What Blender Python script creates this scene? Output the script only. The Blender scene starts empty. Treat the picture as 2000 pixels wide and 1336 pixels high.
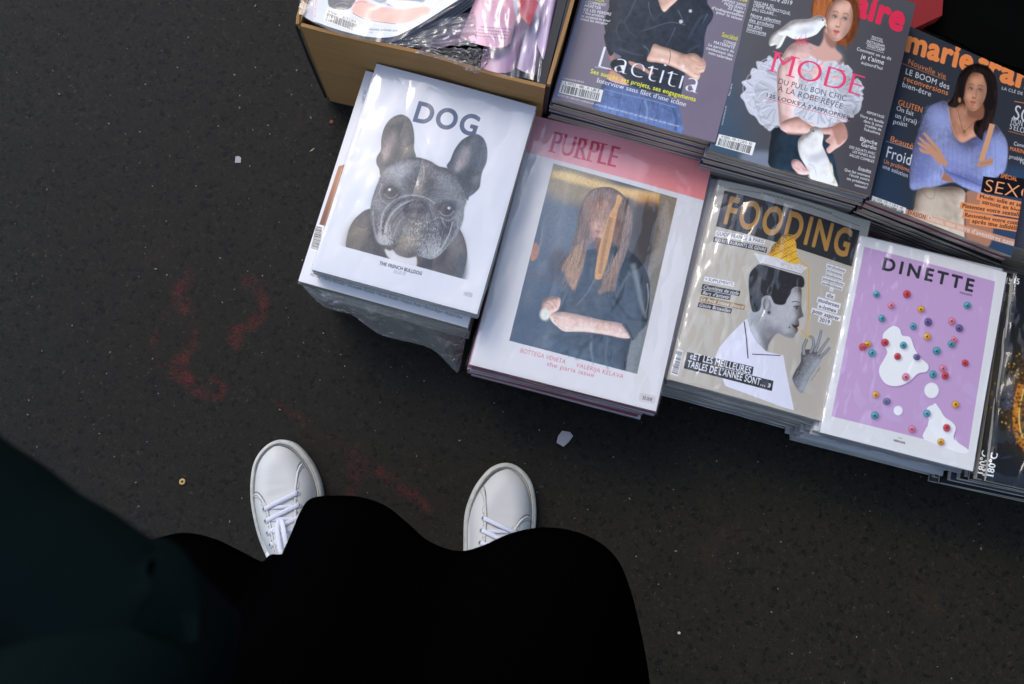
import bpy, bmesh, math, random
import numpy as np
from mathutils import Vector, Matrix, noise
R = math.radians
scene = bpy.context.scene; col = scene.collection

# ---------------------------------------------------------------- camera, sky, sun, exposure
cam = bpy.data.cameras.new('camera'); cam_o = bpy.data.objects.new('camera', cam); col.objects.link(cam_o)
cam.sensor_width = 36; cam.lens = 35; cam.clip_start = .02; cam.clip_end = 400
cam_o.location = (0, 0, 1.5)
cam_o.rotation_euler = (Matrix.Rotation(R(-1.2), 3, 'Y') @ Matrix.Rotation(R(9.3), 3, 'X')).to_euler()
cam.dof.use_dof = True; cam.dof.focus_distance = 1.37; cam.dof.aperture_fstop = 7.0
scene.camera = cam_o
SUN_EL, SUN_AZ = 50, 328                       # light comes over the left shoulder of the piles
world = bpy.data.worlds.new('World'); scene.world = world; world.use_nodes = True
nt = world.node_tree; bg = nt.nodes['Background']
sky = nt.nodes.new('ShaderNodeTexSky'); sky.sky_type = 'NISHITA'; sky.sun_disc = False
sky.sun_elevation = R(SUN_EL); sky.sun_rotation = R(SUN_AZ); sky.dust_density = 1.8; sky.ozone_density = 1.4
nt.links.new(sky.outputs[0], bg.inputs['Color']); bg.inputs['Strength'].default_value = .15
sun = bpy.data.lights.new('sun', 'SUN'); sun.energy = .5; sun.angle = R(22); sun.color = (1, .95, .9)
sun_o = bpy.data.objects.new('sun', sun); col.objects.link(sun_o)
az = R(SUN_AZ); sd = Vector((math.sin(az)*math.cos(R(SUN_EL)), math.cos(az)*math.cos(R(SUN_EL)), math.sin(R(SUN_EL))))
sun_o.rotation_euler = sd.to_track_quat('Z', 'Y').to_euler(); sun_o.location = sd*30
vs = scene.view_settings; vs.view_transform = 'Standard'; vs.look = 'None'; vs.gamma = 1; vs.use_curve_mapping = False; vs.exposure = 0.85
scene.render.engine = 'CYCLES'; scene.cycles.max_bounces = 10; scene.cycles.transparent_max_bounces = 24

_M = cam_o.rotation_euler.to_matrix()
def spot(px, py, z):
    """world point at height z seen at a point of the 2000x1336 survey grid"""
    d = _M @ Vector(((px-1000)/1944.44, -(py-668)/1944.44, -1)); t = (z-1.5)/d.z
    return Vector((0, 0, 1.5))+d*t
def project(x, y, z):
    q = _M.transposed() @ (Vector((x, y, z))-Vector((0, 0, 1.5))); return (1000-1944.44*q.x/q.z, 668+1944.44*q.y/q.z)
# ---------------------------------------------------------------- flat print: a small painter that rasterises cover artwork
def lin(c):
    c = np.asarray(c, dtype=np.float64)/255.0
    return np.where(c <= 0.04045, c/12.92, ((c+0.055)/1.055)**2.4)

def homography(src, dst):
    A = []
    for (x, y), (u, v) in zip(src, dst):
        A.append([x, y, 1, 0, 0, 0, -u*x, -u*y, -u]); A.append([0, 0, 0, x, y, 1, -v*x, -v*y, -v])
    return np.linalg.svd(np.array(A, float))[2][-1].reshape(3, 3)

def catmull(p, closed=True, n=6):
    p = np.asarray(p, float); N = len(p)
    if N < 3: return p
    out = []
    for i in range(N if closed else N-1):
        if closed: a, b, c, d = p[(i-1) % N], p[i], p[(i+1) % N], p[(i+2) % N]
        else: a, b, c, d = p[max(i-1, 0)], p[i], p[i+1], p[min(i+2, N-1)]
        for t in np.arange(n)/n:
            out.append(.5*((2*b)+(c-a)*t+(2*a-5*b+4*c-d)*t*t+(3*b-a-3*c+d)*t**3))
    if not closed: out.append(p[-1])
    return np.array(out)

_glyphs = {}
def glyph(ch, bold):
    bold = min(bold, 0.); k = (ch, round(bold, 3))
    if k in _glyphs: return _glyphs[k]
    def mk(s):
        c = bpy.data.curves.new('type', 'FONT'); c.body = s; c.size = 1; c.offset = min(bold, 0); c.resolution_u = 5
        o = bpy.data.objects.new('type', c); m = o.to_mesh()
        v = np.zeros(len(m.vertices)*3); m.vertices.foreach_get('co', v); m.calc_loop_triangles()
        t = np.zeros(len(m.loop_triangles)*3, np.int32); m.loop_triangles.foreach_get('vertices', t)
        o.to_mesh_clear(); bpy.data.objects.remove(o); bpy.data.curves.remove(c)
        return v.reshape(-1, 3)[:, :2], t.reshape(-1, 3)
    bar = _glyphs.setdefault(('bar', 0), mk('||')[0])
    w = mk('|'+ch+'|')[0][:, 0].max()-bar[:, 0].max()
    v, t = mk(ch) if ch != ' ' else (np.zeros((0, 2)), np.zeros((0, 3), int))
    _glyphs[k] = (v, t, w)
    return _glyphs[k]

ROUND = set("OCGQSUJoecsgqaj039682VWvwyYdt5$€&,.;:'’«»°()-…")
class Paint:
    def __init__(s, res, quad, white=(235, 235, 235), base=(235, 235, 235)):
        s.w, s.h = res; s.white = lin(white)/.80
        s.H = homography(quad, [(0, 0), (s.w, 0), (s.w, s.h), (0, s.h)]); s.q = [np.array(p, float) for p in quad]
        s.img = np.empty((s.h, s.w, 3), np.float32); s.img[:] = s.col(base); s.clip = None
        s.k = s.w/np.linalg.norm(s.q[2]-s.q[3]); s.up = (s.q[0]-s.q[3])/np.linalg.norm(s.q[0]-s.q[3]); s.rs = np.random.RandomState(7)
    def col(s, c): return np.clip(lin(c)/s.white, .004, .95)
    def m(s, p):
        p = np.asarray(p, float); q = np.c_[p, np.ones(len(p))]@s.H.T
        return q[:, :2]/q[:, 2:]
    def edges(s, a, b, blur=0, bb=None):
        """signed-area coverage of directed edges a->b (pixel space); returns (x0,y0,mask)"""
        pad = int(blur*2+2); (ax, ay), (bx, by) = bb if bb is not None else (a.min(0), a.max(0))
        x0 = int(max(0, math.floor(ax)-pad)); x1 = int(min(s.w, math.ceil(bx)+pad)); y0 = int(max(0, math.floor(ay)-pad)); y1 = int(min(s.h, math.ceil(by)+pad))
        if x1-x0 < 1 or y1-y0 < 1: return None
        SS = 4; W, Hh = x1-x0, (y1-y0)*SS
        ya, yb = (a[:, 1]-y0)*SS-.5, (b[:, 1]-y0)*SS-.5
        sg = np.where(yb > ya, 1., -1.); lo = np.ceil(np.minimum(ya, yb)); hi = np.ceil(np.maximum(ya, yb))
        lo = np.clip(lo, 0, Hh); hi = np.clip(hi, 0, Hh); n = (hi-lo).astype(int)
        if n.sum() == 0: return None
        i = np.repeat(np.arange(len(n)), n); off = np.arange(n.sum())-np.repeat(np.cumsum(n)-n, n)
        y = lo[i]+off; t = (y-ya[i])/(yb[i]-ya[i]); x = np.clip(a[i, 0]+(b[i, 0]-a[i, 0])*t-x0, 0, W+.999)
        xi = x.astype(int); fr = x-xi; buf = np.zeros(Hh*(W+3))
        idx = y.astype(int)*(W+3)+xi
        buf = np.bincount(idx, sg[i]*(1-fr), len(buf))+np.bincount(idx+1, sg[i]*fr, len(buf))
        cov = np.abs(np.cumsum(buf.reshape(Hh, W+3), 1)[:, :W]); cov = np.minimum(cov, 1).reshape(y1-y0, SS, W).mean(1)
        if blur > .4: cov = s.blur(cov, blur)
        return x0, y0, cov.astype(np.float32)
    @staticmethod
    def blur(m, r):
        r = max(1, int(round(r*.7)))
        for _ in range(2):
            for ax in (0, 1):
                pw = [(0, 0)]*m.ndim; pw[ax] = (r+1, r)
                c = np.cumsum(np.pad(m, pw, mode='edge'), ax); n = m.shape[ax]
                m = (np.take(c, np.arange(2*r+1, 2*r+1+n), ax)-np.take(c, np.arange(0, n), ax))/(2*r+1)
        return m
    def put(s, r, c, a=1.):
        if r is None: return
        x0, y0, m = r; hh, ww = m.shape; m = m*a
        if s.clip is not None: m = m*s.clip[y0:y0+hh, x0:x0+ww]
        v = s.img[y0:y0+hh, x0:x0+ww]; v += (s.col(c)-v)*m[..., None]
    def poly(s, p, blur=0, smooth=True):
        p = catmull(p) if smooth else np.asarray(p, float)
        q = s.m(p); return s.edges(q, np.roll(q, -1, 0), blur*s.k)
    def fill(s, p, c, a=1., blur=0, smooth=True): s.put(s.poly(p, blur, smooth), c, a)
    def box(s, p, c, a=1., blur=0): s.fill(p, c, a, blur, False)
    def setclip(s, p=None, smooth=True, blur=0):
        s.clip = None
        if p is None: return
        x0, y0, m = s.poly(p, blur, smooth); s.clip = np.zeros((s.h, s.w), np.float32); s.clip[y0:y0+m.shape[0], x0:x0+m.shape[1]] = m
    def form(s, p, c, r=16, amt=.55, d=(-.7, -.7), blur=1.5, rim=.35, mott=.05):
        """a rounded shape: filled, then modelled by its own softened outline (lit from d, darker towards the far rim)"""
        q = s.poly(p, blur)
        if q is None: return
        x0, y0, m = q; s.put(q, c); R_ = max(2, r*s.k); pad = int(R_); b = s.blur(np.pad(m, pad), R_)[pad:-pad, pad:-pad] if min(m.shape) > 4 else m
        gy, gx = np.gradient(b); sh = (-(gx*d[0]+gy*d[1]))*R_*2.2*amt*-1; f = 1+np.clip(sh, -.6, .45)-rim*np.clip(1-b*1.15, 0, 1)
        n = s.rs.randn(m.shape[0]//9+3, m.shape[1]//9+3); n = s.blur(np.repeat(np.repeat(n, 9, 0), 9, 1)[:m.shape[0], :m.shape[1]], 8); f = f*(1+mott*n/max(1e-6, n.std()))
        mm = m if s.clip is None else m*s.clip[y0:y0+m.shape[0], x0:x0+m.shape[1]]
        v = s.img[y0:y0+m.shape[0], x0:x0+m.shape[1]]; F = np.clip(f, .12, 1.6)[..., None]; F = np.concatenate([F, F**1.12, F**1.18], 2); v *= 1+(F-1)*mm[..., None]
    def face(s, cx, cy, a, b, rot, skin, side=1, hair=(60, 36, 30), lips=(176, 72, 76)):
        """softly modelled face in three-quarter light; side=+1 puts the shade on the right"""
        cr, sr = math.cos(math.radians(rot)), math.sin(math.radians(rot)); T = lambda u, v: (cx+(u*a)*cr-(v*b)*sr, cy+(u*a)*sr+(v*b)*cr); k = tuple(c*.62 for c in skin); dk = tuple(c*.42 for c in skin); hi = tuple(min(255, c*1.1+10) for c in skin)
        o = [T(*q) for q in ((-.1, -1.02), (.5, -.95), (.86, -.6), (.98, -.1), (.9, .35), (.62, .74), (.3, .98), (0, 1.04), (-.3, .96), (-.62, .7), (-.88, .3), (-.96, -.15), (-.82, -.62), (-.5, -.92))]
        s.form(o, skin, a*.5, .5, (-side*.8, -.4), 1.5, .3, .02); s.setclip(o, True, 1.5)
        bl = lambda u, v, ru, rv, c, al, so=.9: s.blob(*T(u, v), ru*a, rv*b, c, al, rot, so)
        bl(.78*side, .1, .34, .9, k, .75); bl(.5*side, .62, .3, .3, k, .5); bl(-.42*side, .28, .26, .2, hi, .7); bl(-.1*side, -.62, .4, .2, hi, .5); bl(0, .95, .4, .16, k, .6)
        for e in (-1, 1):
            ex = .38*e+.04*side; bl(ex, -.16, .25, .12, k, .75, .7); s.line([T(ex-.22, -.33), T(ex, -.40), T(ex+.22, -.33)], a*.07, hair, .75, a*.03); bl(ex, -.12, .14, .055, (206, 196, 196), .8, .3); bl(ex+.02, -.12, .065, .055, (38, 26, 24), .95, .3)
            s.line([T(ex-.18, -.11), T(ex-.04, -.185), T(ex+.18, -.12)], a*.06, (30, 20, 20), .9, a*.015); s.line([T(ex-.12, -.06), T(ex+.14, -.06)], a*.03, dk, .5, a*.02)
        s.line([T(.10*side, -.15), T(.17*side, .12), T(.15*side, .27)], a*.12, k, .55, a*.07); bl(.02*side, .22, .07, .06, hi, .8, .8); bl(.0, .33, .17, .035, dk, .75, .8); bl(-.10, .31, .035, .022, dk, .9, .5); bl(.12, .31, .035, .022, dk, .9, .5)
        s.fill([T(-.26, .555), (T(-.10, .50)), T(.0, .525), T(.10, .50), T(.26, .555), T(0, .58)], tuple(c*.78 for c in lips), .95, a*.02); s.fill([T(-.24, .565), T(0, .585), T(.24, .565), T(.1, .665), T(-.1, .665)], lips, .95, a*.02); bl(0, .63, .10, .02, tuple(min(255, c*1.35) for c in lips), .6, .6); bl(0, .73, .16, .04, k, .6, .8)
        s.setclip()
    def blob(s, x, y, rx, ry, c, a=1., rot=0, soft=.6):
        t = np.linspace(0, 2*math.pi, 28, endpoint=False); cr, sr = math.cos(math.radians(rot)), math.sin(math.radians(rot))
        e = np.c_[rx*np.cos(t), ry*np.sin(t)]; e = e@np.array([[cr, sr], [-sr, cr]])+[x, y]
        s.fill(e, c, a, min(rx, ry)*soft, False)
    def quads(s, segs, blur=0):
        """segs: list of (p polyline, w0, w1)"""
        A, B = [], []
        for p, w0, w1 in segs:
            p = np.asarray(p, float); d = np.gradient(p, axis=0); d /= np.maximum(1e-6, np.linalg.norm(d, axis=1))[:, None]
            n = np.c_[-d[:, 1], d[:, 0]]*(np.linspace(w0, w1, len(p))/2)[:, None]
            q = s.m(np.r_[p+n, (p-n)[::-1]]); A.append(q); B.append(np.roll(q, -1, 0))
        return s.edges(np.concatenate(A), np.concatenate(B), blur*s.k)
    def line(s, p, w, c, a=1., blur=0, w1=None, smooth=True):
        p = catmull(p, False) if smooth and len(p) > 2 else np.asarray(p, float)
        if len(p) == 2: p = np.linspace(p[0], p[1], 6)
        s.put(s.quads([(p, w, w if w1 is None else w1)], blur), c, a)
    def fur(s, n, area, flow, L, w, c, a, curl=.25):
        """n short strokes started inside polygon 'area'; flow(x,y)->angle (rad)"""
        area = np.asarray(area, float); lo, hi = area.min(0), area.max(0); P = s.rs.rand(n*3, 2)*(hi-lo)+lo
        x, y = P.T; ins = np.zeros(len(P), bool); b = np.roll(area, -1, 0)
        for (ax, ay), (bx, by) in zip(area, b):
            if ay != by: ins ^= ((ay > y) != (by > y)) & (x < (bx-ax)*(y-ay)/(by-ay)+ax)
        P = P[ins][:n]; segs = []
        for px, py in P:
            th = flow(px, py)+s.rs.randn()*curl; l = L*(.5+s.rs.rand()); k = s.rs.randn()*curl
            t = np.array([0, .5, 1.])[:, None]; d = np.array([math.cos(th), math.sin(th)])
            segs.append((np.array([px, py])+d*t*l+np.array([-d[1], d[0]])*k*l*t*t, w, w*.3))
        if segs: s.put(s.quads(segs), c, a)
    def grad(s, p, c0, c1, stops, smooth=False, blur=0):
        """polygon p filled by a linear blend from colour 0 at stops[0] to colour 1 at stops[1] (design points)"""
        r = s.poly(p, blur, smooth)
        if r is None: return
        x0, y0, m = r; hh, ww = m.shape; a, b = s.m(stops); d = b-a
        X, Y = np.meshgrid(np.arange(ww)+x0, np.arange(hh)+y0); t = np.clip(((X-a[0])*d[0]+(Y-a[1])*d[1])/(d@d), 0, 1)[..., None]
        t = t*t*(3-2*t); c = s.col(c0)*(1-t)+s.col(c1)*t
        if s.clip is not None: m = m*s.clip[y0:y0+hh, x0:x0+ww]
        v = s.img[y0:y0+hh, x0:x0+ww]; v += (c-v)*m[..., None]
    def grain(s, amp, size=1, p=None):
        n = s.rs.randn(s.h//size+2, s.w//size+2).astype(np.float32); n = np.repeat(np.repeat(n, size, 0), size, 1)[:s.h, :s.w]
        if size > 1: n = s.blur(n, size)
        n = 1+amp*n/max(1e-6, n.std())
        if p is not None:
            x0, y0, m = s.poly(p); f = np.zeros((s.h, s.w), np.float32); f[y0:y0+m.shape[0], x0:x0+m.shape[1]] = m; n = 1+(n-1)*f
        if s.clip is not None: n = 1+(n-1)*s.clip
        s.img *= n[..., None]
    def contrast(s, p, g=1.3, pivot=.2, sat=1., blur=4):
        x0, y0, m = s.poly(p, blur); hh, ww = m.shape; v = s.img[y0:y0+hh, x0:x0+ww]; n = pivot*(np.maximum(v, .001)/pivot)**g; l = n.mean(2, keepdims=True); n = np.minimum(v, l+(n-l)*sat); v += (n-v)*m[..., None]
    def text(s, t, p0, p1, cap, c, a=1., bold=0., fat=0, serif=0, slant=0., blur=0, track=0.):
        """type set along the baseline p0->p1 (design points), capitals 'cap' tall"""
        p0, p1 = np.array(p0, float), np.array(p1, float); x = 0; V, T, n = [], [], 0
        for ch in t:
            v, tr, w = glyph(ch, bold)
            if serif and len(v) and ch not in ROUND:
                X = []
                for lv in ((0., 1) if ch not in 'rnmpu' else (0., 1, .47)), :
                    for e in lv:
                        top = v[:, 1].max() if e == 1 else e
                        xs = np.sort(v[np.abs(v[:, 1]-top) < .025, 0])
                        if len(xs) < 2: continue
                        g = np.split(xs, np.where(np.diff(xs) > .16)[0]+1)
                        for q in g:
                            if len(q) > 1 and .03 < q[-1]-q[0] < .2: X.append((q[0]-serif*.09, q[-1]+serif*.09+fat*.04, top if e != 1 else top-.035))
                for (xa, xb, yy) in X:
                    V.append(np.array([[xa, yy], [xb, yy], [xb, yy+.035], [xa, yy+.035]])+[x, 0]); T.append(np.array([[0, 1, 2], [0, 2, 3]])+n); n += 4
            if len(v): V.append(v+[x, 0]); T.append(tr+n); n += len(v)
            x += w+track
        x -= track
        if not V: return
        V = np.concatenate(V); T = np.concatenate(T); V[:, 0] += V[:, 1]*slant; V[:, 0] /= x; V[:, 1] /= .66
        d = p1-p0; best = None; E = []; up = s.up
        if abs(d@up) > .8*np.linalg.norm(d): up = np.array([d[1], -d[0]])/np.linalg.norm(d)    # vertical spine type
        ring = [(sh, 0.) for sh in np.linspace(0, fat*.035, max(1, int(fat*3)) if fat else 1)]
        if bold > 0:
            nr = 8 if cap*bold*s.k > 1.2 else 4
            ring = [(a+bold*math.cos(t), b+bold*math.sin(t)) for a, b in (ring[0], ring[-1])[:1 if len(ring) == 1 else 2] for t in np.arange(nr)*2*math.pi/nr+.39]
        for sh, sv in ring:
            t3 = s.m(p0+(V[:, :1]+sh/x)*d+(V[:, 1:]+sv/.66)*up*cap)[T]
            ar = (t3[:, 1, 0]-t3[:, 0, 0])*(t3[:, 2, 1]-t3[:, 0, 1])-(t3[:, 1, 1]-t3[:, 0, 1])*(t3[:, 2, 0]-t3[:, 0, 0])
            E.append(np.where((ar < 0)[:, None, None], t3[:, ::-1], t3))
        bb = (np.min([e.min((0, 1)) for e in E], 0), np.max([e.max((0, 1)) for e in E], 0))
        for t3 in E:
            r = s.edges(t3.reshape(-1, 2), np.roll(t3, -1, 1).reshape(-1, 2), blur, bb)
            if r is None: return
            best = r if best is None else (r[0], r[1], np.maximum(best[2], r[2]))
        s.put(best, c, a)
    def ctext(s, t, ctr, ln, cap, c, slope=.27, boxc=None, pad=.35, **k):
        u = np.array([1, slope])/math.hypot(1, slope); ctr = np.array(ctr, float); dn = -s.up
        p0 = ctr-u*ln/2+dn*cap/2; p1 = ctr+u*ln/2+dn*cap/2
        if boxc is not None:
            e = u*cap*pad; f = s.up*cap*.3
            s.box([p0-e+s.up*cap+f, p1+e+s.up*cap+f, p1+e-f, p0-e-f], boxc)
        s.text(t, p0, p1, cap, c, **k)
    def barcode(s, q, head, n=46, txt=None):
        q = [np.array(p, float) for p in q]; s.box(q, (225, 226, 232)); L = lambda u, v: (q[0]*(1-u)+q[1]*u)*(1-v)+(q[3]*(1-u)+q[2]*u)*v
        x = .05; v0 = .32 if head else .08
        while x < .93:
            w = s.rs.choice([.007, .012, .018]); s.box([L(x, v0), L(x+w, v0), L(x+w, .93), L(x, .93)], (20, 20, 28)); x += w+s.rs.choice([.007, .011, .02])
        if head: s.text(head, L(.08, .26), L(.92, .26), np.linalg.norm(L(0, .2)-L(0, 0)), (25, 25, 30), bold=.01)
    def image(s, name):
        im = bpy.data.images.new(name, s.w, s.h, float_buffer=False); im.colorspace_settings.name = 'sRGB'
        v = np.clip(s.img, 0, 1); v = np.where(v <= .0031308, v*12.92, 1.055*v**(1/2.4)-.055)
        a = np.ones((s.h, s.w, 4), np.float32); a[..., :3] = v[::-1]; im.pixels.foreach_set(a.ravel()); im.update(); im.pack()
        return im
# ---------------------------------------------------------------- artwork of each cover (coordinates: a private design grid per cover)
def art_dog():
    P = Paint((640, 850), [(462, 43), (1388, 291), (1045, 1498), (85, 1236)], (212, 222, 243), (210, 220, 242))
    body = [(300, 1180), (284, 1107), (290, 1050), (308, 990), (350, 930), (430, 885), (600, 900), (900, 960), (945, 1005), (975, 1070), (988, 1150), (976, 1225), (950, 1300), (900, 1340), (600, 1300)]
    P.setclip([(200, 800), (1100, 820), (1100, 1325), (957, 1290), (285, 1107), (200, 1085)], False)
    P.form(body, (96, 94, 86), 50, .5, (-.3, -.9), 3)
    P.blob(330, 1060, 60, 120, (110, 108, 96), .7, 10, .7); P.blob(430, 1050, 50, 110, (66, 65, 58), .7, -10); P.blob(925, 1110, 50, 110, (130, 132, 142), .8, 0); P.blob(880, 1220, 70, 90, (82, 84, 92), .8)
    P.blob(450, 1140, 90, 40, (60, 58, 50), .8, 15); P.blob(960, 1230, 30, 90, (86, 98, 116), .8)
    P.fur(1600, body, lambda x, y: 1.3 if x < 650 else 1.9, 14, 1.6, (160, 158, 152), .4); P.fur(1600, body, lambda x, y: 1.3 if x < 650 else 1.9, 14, 1.6, (36, 36, 34), .4)
    P.fill([(510, 1120), (540, 1130), (575, 1120), (640, 1145), (690, 1160), (688, 1225), (620, 1215), (535, 1172)], (205, 210, 225), blur=4)
    P.fill([(760, 1170), (850, 1110), (880, 1060), (860, 1180), (800, 1225), (700, 1225)], (48, 50, 56), .7, blur=10)
    P.setclip()
    # ears
    eL = [(490, 695), (478, 655), (462, 622), (465, 585), (488, 545), (490, 485), (508, 415), (545, 365), (600, 341), (645, 358), (670, 400), (681, 470), (680, 540), (690, 590), (640, 605), (560, 640)]
    eR = [(870, 645), (890, 605), (915, 545), (955, 492), (1005, 462), (1050, 456), (1086, 486), (1103, 540), (1100, 610), (1075, 675), (1066, 720), (1058, 765), (1025, 800), (1000, 818), (988, 838), (950, 770), (915, 700)]
    for e, b, d, x, y, r in ((eL, (84, 86, 82), (44, 46, 44), 548, 505, 12), (eR, (78, 92, 108), (40, 54, 68), 960, 590, 20)):
        P.form(e, b, 22, .6, (-.5, -.6), 2); P.setclip(e, blur=2)
        if x < 700:
            P.blob(625, 440, 50, 110, (52, 55, 50), .9, -8, .7); P.blob(540, 505, 30, 80, (148, 140, 150), .85, 22, .7); P.blob(520, 560, 22, 55, (170, 160, 170), .7, 30, .8); P.blob(590, 560, 50, 40, (50, 44, 42), .8)
            P.blob(570, 372, 60, 22, (116, 118, 116), .8, -15, .6); P.line([(470, 640), (520, 632), (600, 612), (680, 590)], 20, (54, 66, 84), .8, 5); P.blob(482, 600, 16, 40, (50, 44, 46), .9)
        else:
            P.blob(965, 590, 32, 75, (152, 152, 166), .9, 22, .7); P.blob(940, 640, 22, 40, (176, 172, 184), .7, 22, .7); P.blob(1055, 560, 40, 110, (70, 90, 112), .9, 10, .6); P.blob(1000, 720, 50, 70, (30, 42, 54), .9, 0, .6)
            P.blob(1035, 720, 20, 30, (120, 132, 148), .7, 20, .7); P.line([(985, 685), (1030, 690), (1066, 670)], 14, (40, 44, 56), .8, 4); P.line([(1088, 500), (1100, 560), (1092, 640)], 10, (112, 130, 150), .6, 4)
        P.setclip(); P.fur(1000, e, lambda x, y: -1.5, 11, 1.5, (160, 166, 174), .35); P.fur(1000, e, lambda x, y: -1.5, 11, 1.5, d, .4)
    P.blob(0, 0, 1, 1, (0, 0, 0), 0)
    head = [(485, 700), (510, 660), (560, 625), (640, 598), (700, 590), (770, 610), (820, 640), (875, 655), (915, 690), (950, 750), (982, 835), (970, 885), (964, 950), (940, 1015), (905, 1070), (860, 1120), (820, 1160), (780, 1178), (735, 1168), (700, 1160), (650, 1170), (600, 1160), (570, 1140), (550, 1110), (520, 1098), (485, 1092), (460, 1065), (440, 1000), (425, 930), (432, 850), (455, 775), (475, 725)]
    P.form(head, (120, 129, 144), 55, .6, (-.3, -.9), 3, .5); P.setclip(head, blur=3)
    B = P.blob
    for a in ((590, 665, 110, 45, (160, 168, 184), .8, -20), (780, 700, 120, 50, (150, 158, 176), .6, 25), (700, 640, 70, 30, (128, 134, 148), .8), (745, 745, 88, 88, (54, 58, 66), .95, 10), (700, 690, 30, 60, (92, 97, 108), .6),
              (660, 750, 40, 50, (86, 90, 98), .8), (900, 770, 55, 75, (122, 130, 146), .7, -20), (475, 850, 40, 130, (142, 146, 156), .6, 8), (525, 730, 45, 50, (112, 116, 126), .7),
              (545, 800, 58, 50, (58, 58, 60), .85, 8), (868, 888, 68, 52, (60, 64, 72), .85, 10), (938, 920, 30, 100, (140, 146, 160), .8, 12),
              (640, 1000, 150, 130, (92, 96, 104), .85), (560, 960, 80, 70, (118, 122, 130), .7, -40), (800, 1000, 80, 110, (96, 100, 110), .8, 15), (620, 1110, 110, 50, (52, 52, 52), .9), (500, 1060, 55, 45, (170, 176, 188), .7, 20), (770, 1120, 70, 60, (158, 162, 176), .7, 20),
              (645, 1140, 70, 36, (36, 36, 38), .95, 8), (635, 1062, 70, 24, (128, 126, 116), .75, -14), (700, 1010, 55, 40, (60, 62, 68), .9), (875, 1010, 35, 70, (44, 47, 54), .8, 20), (855, 1080, 50, 40, (138, 144, 158), .6, -30), (450, 960, 22, 90, (98, 100, 108), .7, -4)): B(*a[:6], a[6] if len(a) > 6 else 0, .6)
    # muzzle folds
    for pts, w, c in (([(500, 1040), (505, 970), (535, 900), (590, 848), (650, 826), (710, 830), (755, 860), (775, 920), (800, 980), (850, 1060)], 17, (52, 54, 60)),
                      ([(512, 1046), (520, 980), (552, 915), (602, 868), (655, 846), (705, 850), (742, 885)], 12, (178, 184, 196)),
                      ([(490, 1010), (490, 950), (515, 885), (570, 835), (640, 810), (720, 815), (790, 850), (830, 930), (870, 1000)], 9, (168, 174, 188)),
                      ([(535, 1040), (560, 960), (610, 900), (650, 880)], 9, (60, 62, 66)), ([(560, 1050), (580, 990), (620, 930)], 6, (164, 168, 178)),
                      ([(800, 860), (830, 940), (850, 1040), (830, 1120)], 10, (60, 62, 70)), ([(905, 960), (880, 1040), (840, 1110), (790, 1160)], 8, (182, 188, 202)), ([(925, 990), (890, 1060), (840, 1130)], 5, (52, 55, 62)),
                      ([(440, 900), (446, 980), (465, 1050), (505, 1085)], 6, (170, 174, 184)), ([(495, 745), (480, 790), (495, 840), (540, 865)], 5, (176, 180, 192)), ([(600, 760), (595, 810), (560, 850)], 7, (50, 52, 56)),
                      ([(830, 935), (880, 955), (930, 925)], 6, (168, 176, 192)), ([(690, 600), (730, 640), (760, 700)], 5, (70, 74, 84)), ([(770, 640), (830, 665), (900, 690)], 5, (56, 60, 70)), ([(735, 640), (738, 690), (728, 730)], 5, (190, 198, 212)),
                      ([(560, 1100), (620, 1085), (700, 1070), (745, 1090), (760, 1150)], 8, (34, 34, 36)), ([(485, 1000), (540, 1060), (600, 1090)], 8, (56, 58, 62))): P.line(pts, w, c, .75, 3, w*.5)
    # nose
    P.form([(620, 880), (640, 855), (690, 838), (735, 850), (758, 885), (752, 930), (715, 975), (680, 1000), (650, 975), (625, 930)], (66, 68, 74), 18, .8, (-.2, -1), 3)
    for a in ((647, 893, 18, 20, (20, 20, 24), .95, 20), (722, 905, 22, 22, (20, 20, 24), .95, -10), (690, 868, 40, 16, (104, 108, 118), .8), (684, 915, 16, 26, (108, 112, 124), .8), (680, 985, 7, 34, (24, 24, 28), .8)): B(*a[:6], a[6] if len(a) > 6 else 0, .6)
    fl = lambda x, y: math.atan2(y-860, x-690)+(.9 if x > 690 else -.9)*(1 if y > 900 else .2)
    up = [(430, 600), (990, 600), (990, 1180), (430, 1180)]
    P.fur(7000, up, fl, 13, 1.5, (214, 219, 232), .24, .15); P.fur(7000, up, fl, 13, 1.5, (24, 26, 32), .28, .15)
    P.fur(420, [(600, 1000), (820, 930), (850, 1170), (720, 1180)], lambda x, y: 1.9, 12, 1.5, (235, 238, 246), .5, .2); P.fur(260, [(470, 980), (540, 960), (560, 1090), (480, 1090)], lambda x, y: 1.3, 12, 1.5, (225, 230, 238), .5, .2)
    P.fur(90, [(650, 940), (725, 950), (710, 1020), (660, 1010)], lambda x, y: 1.5, 7, 2, (225, 230, 240), .55)
    # eyes
    for x, y, r, hx, hy in ((546, 790, 40, -8, -14), (868, 888, 45, 14, -6)):
        B(x, y, r*1.12, r*.92, (30, 30, 34), .95, 8, .3); B(x, y+2, r*.84, r*.72, (92, 84, 78), .95, 5, .35); B(x+6, y+2, r*.5, r*.5, (14, 14, 18), 1, 0, .3); B(x+hx, y+hy, r*.2, r*.18, (250, 252, 255), 1, 0, .4)
        P.line([(x-r, y+r*.2), (x-r*.4, y+r*.78), (x+r*.4, y+r*.82), (x+r, y+r*.25)], 4, (178, 184, 196), .8, 1); P.line([(x-r, y-r*.1), (x-r*.5, y-r*.7), (x+r*.4, y-r*.76), (x+r, y-r*.05)], 8, (26, 26, 30), .9, 2)
    B(900, 865, 40, 26, (66, 92, 118), .5, 10, .7)
    P.setclip(); P.fur(260, head, lambda x, y: 5.2, 24, 1.4, (235, 238, 244), .35, .7)
    ring = catmull(head); segs = []
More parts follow.
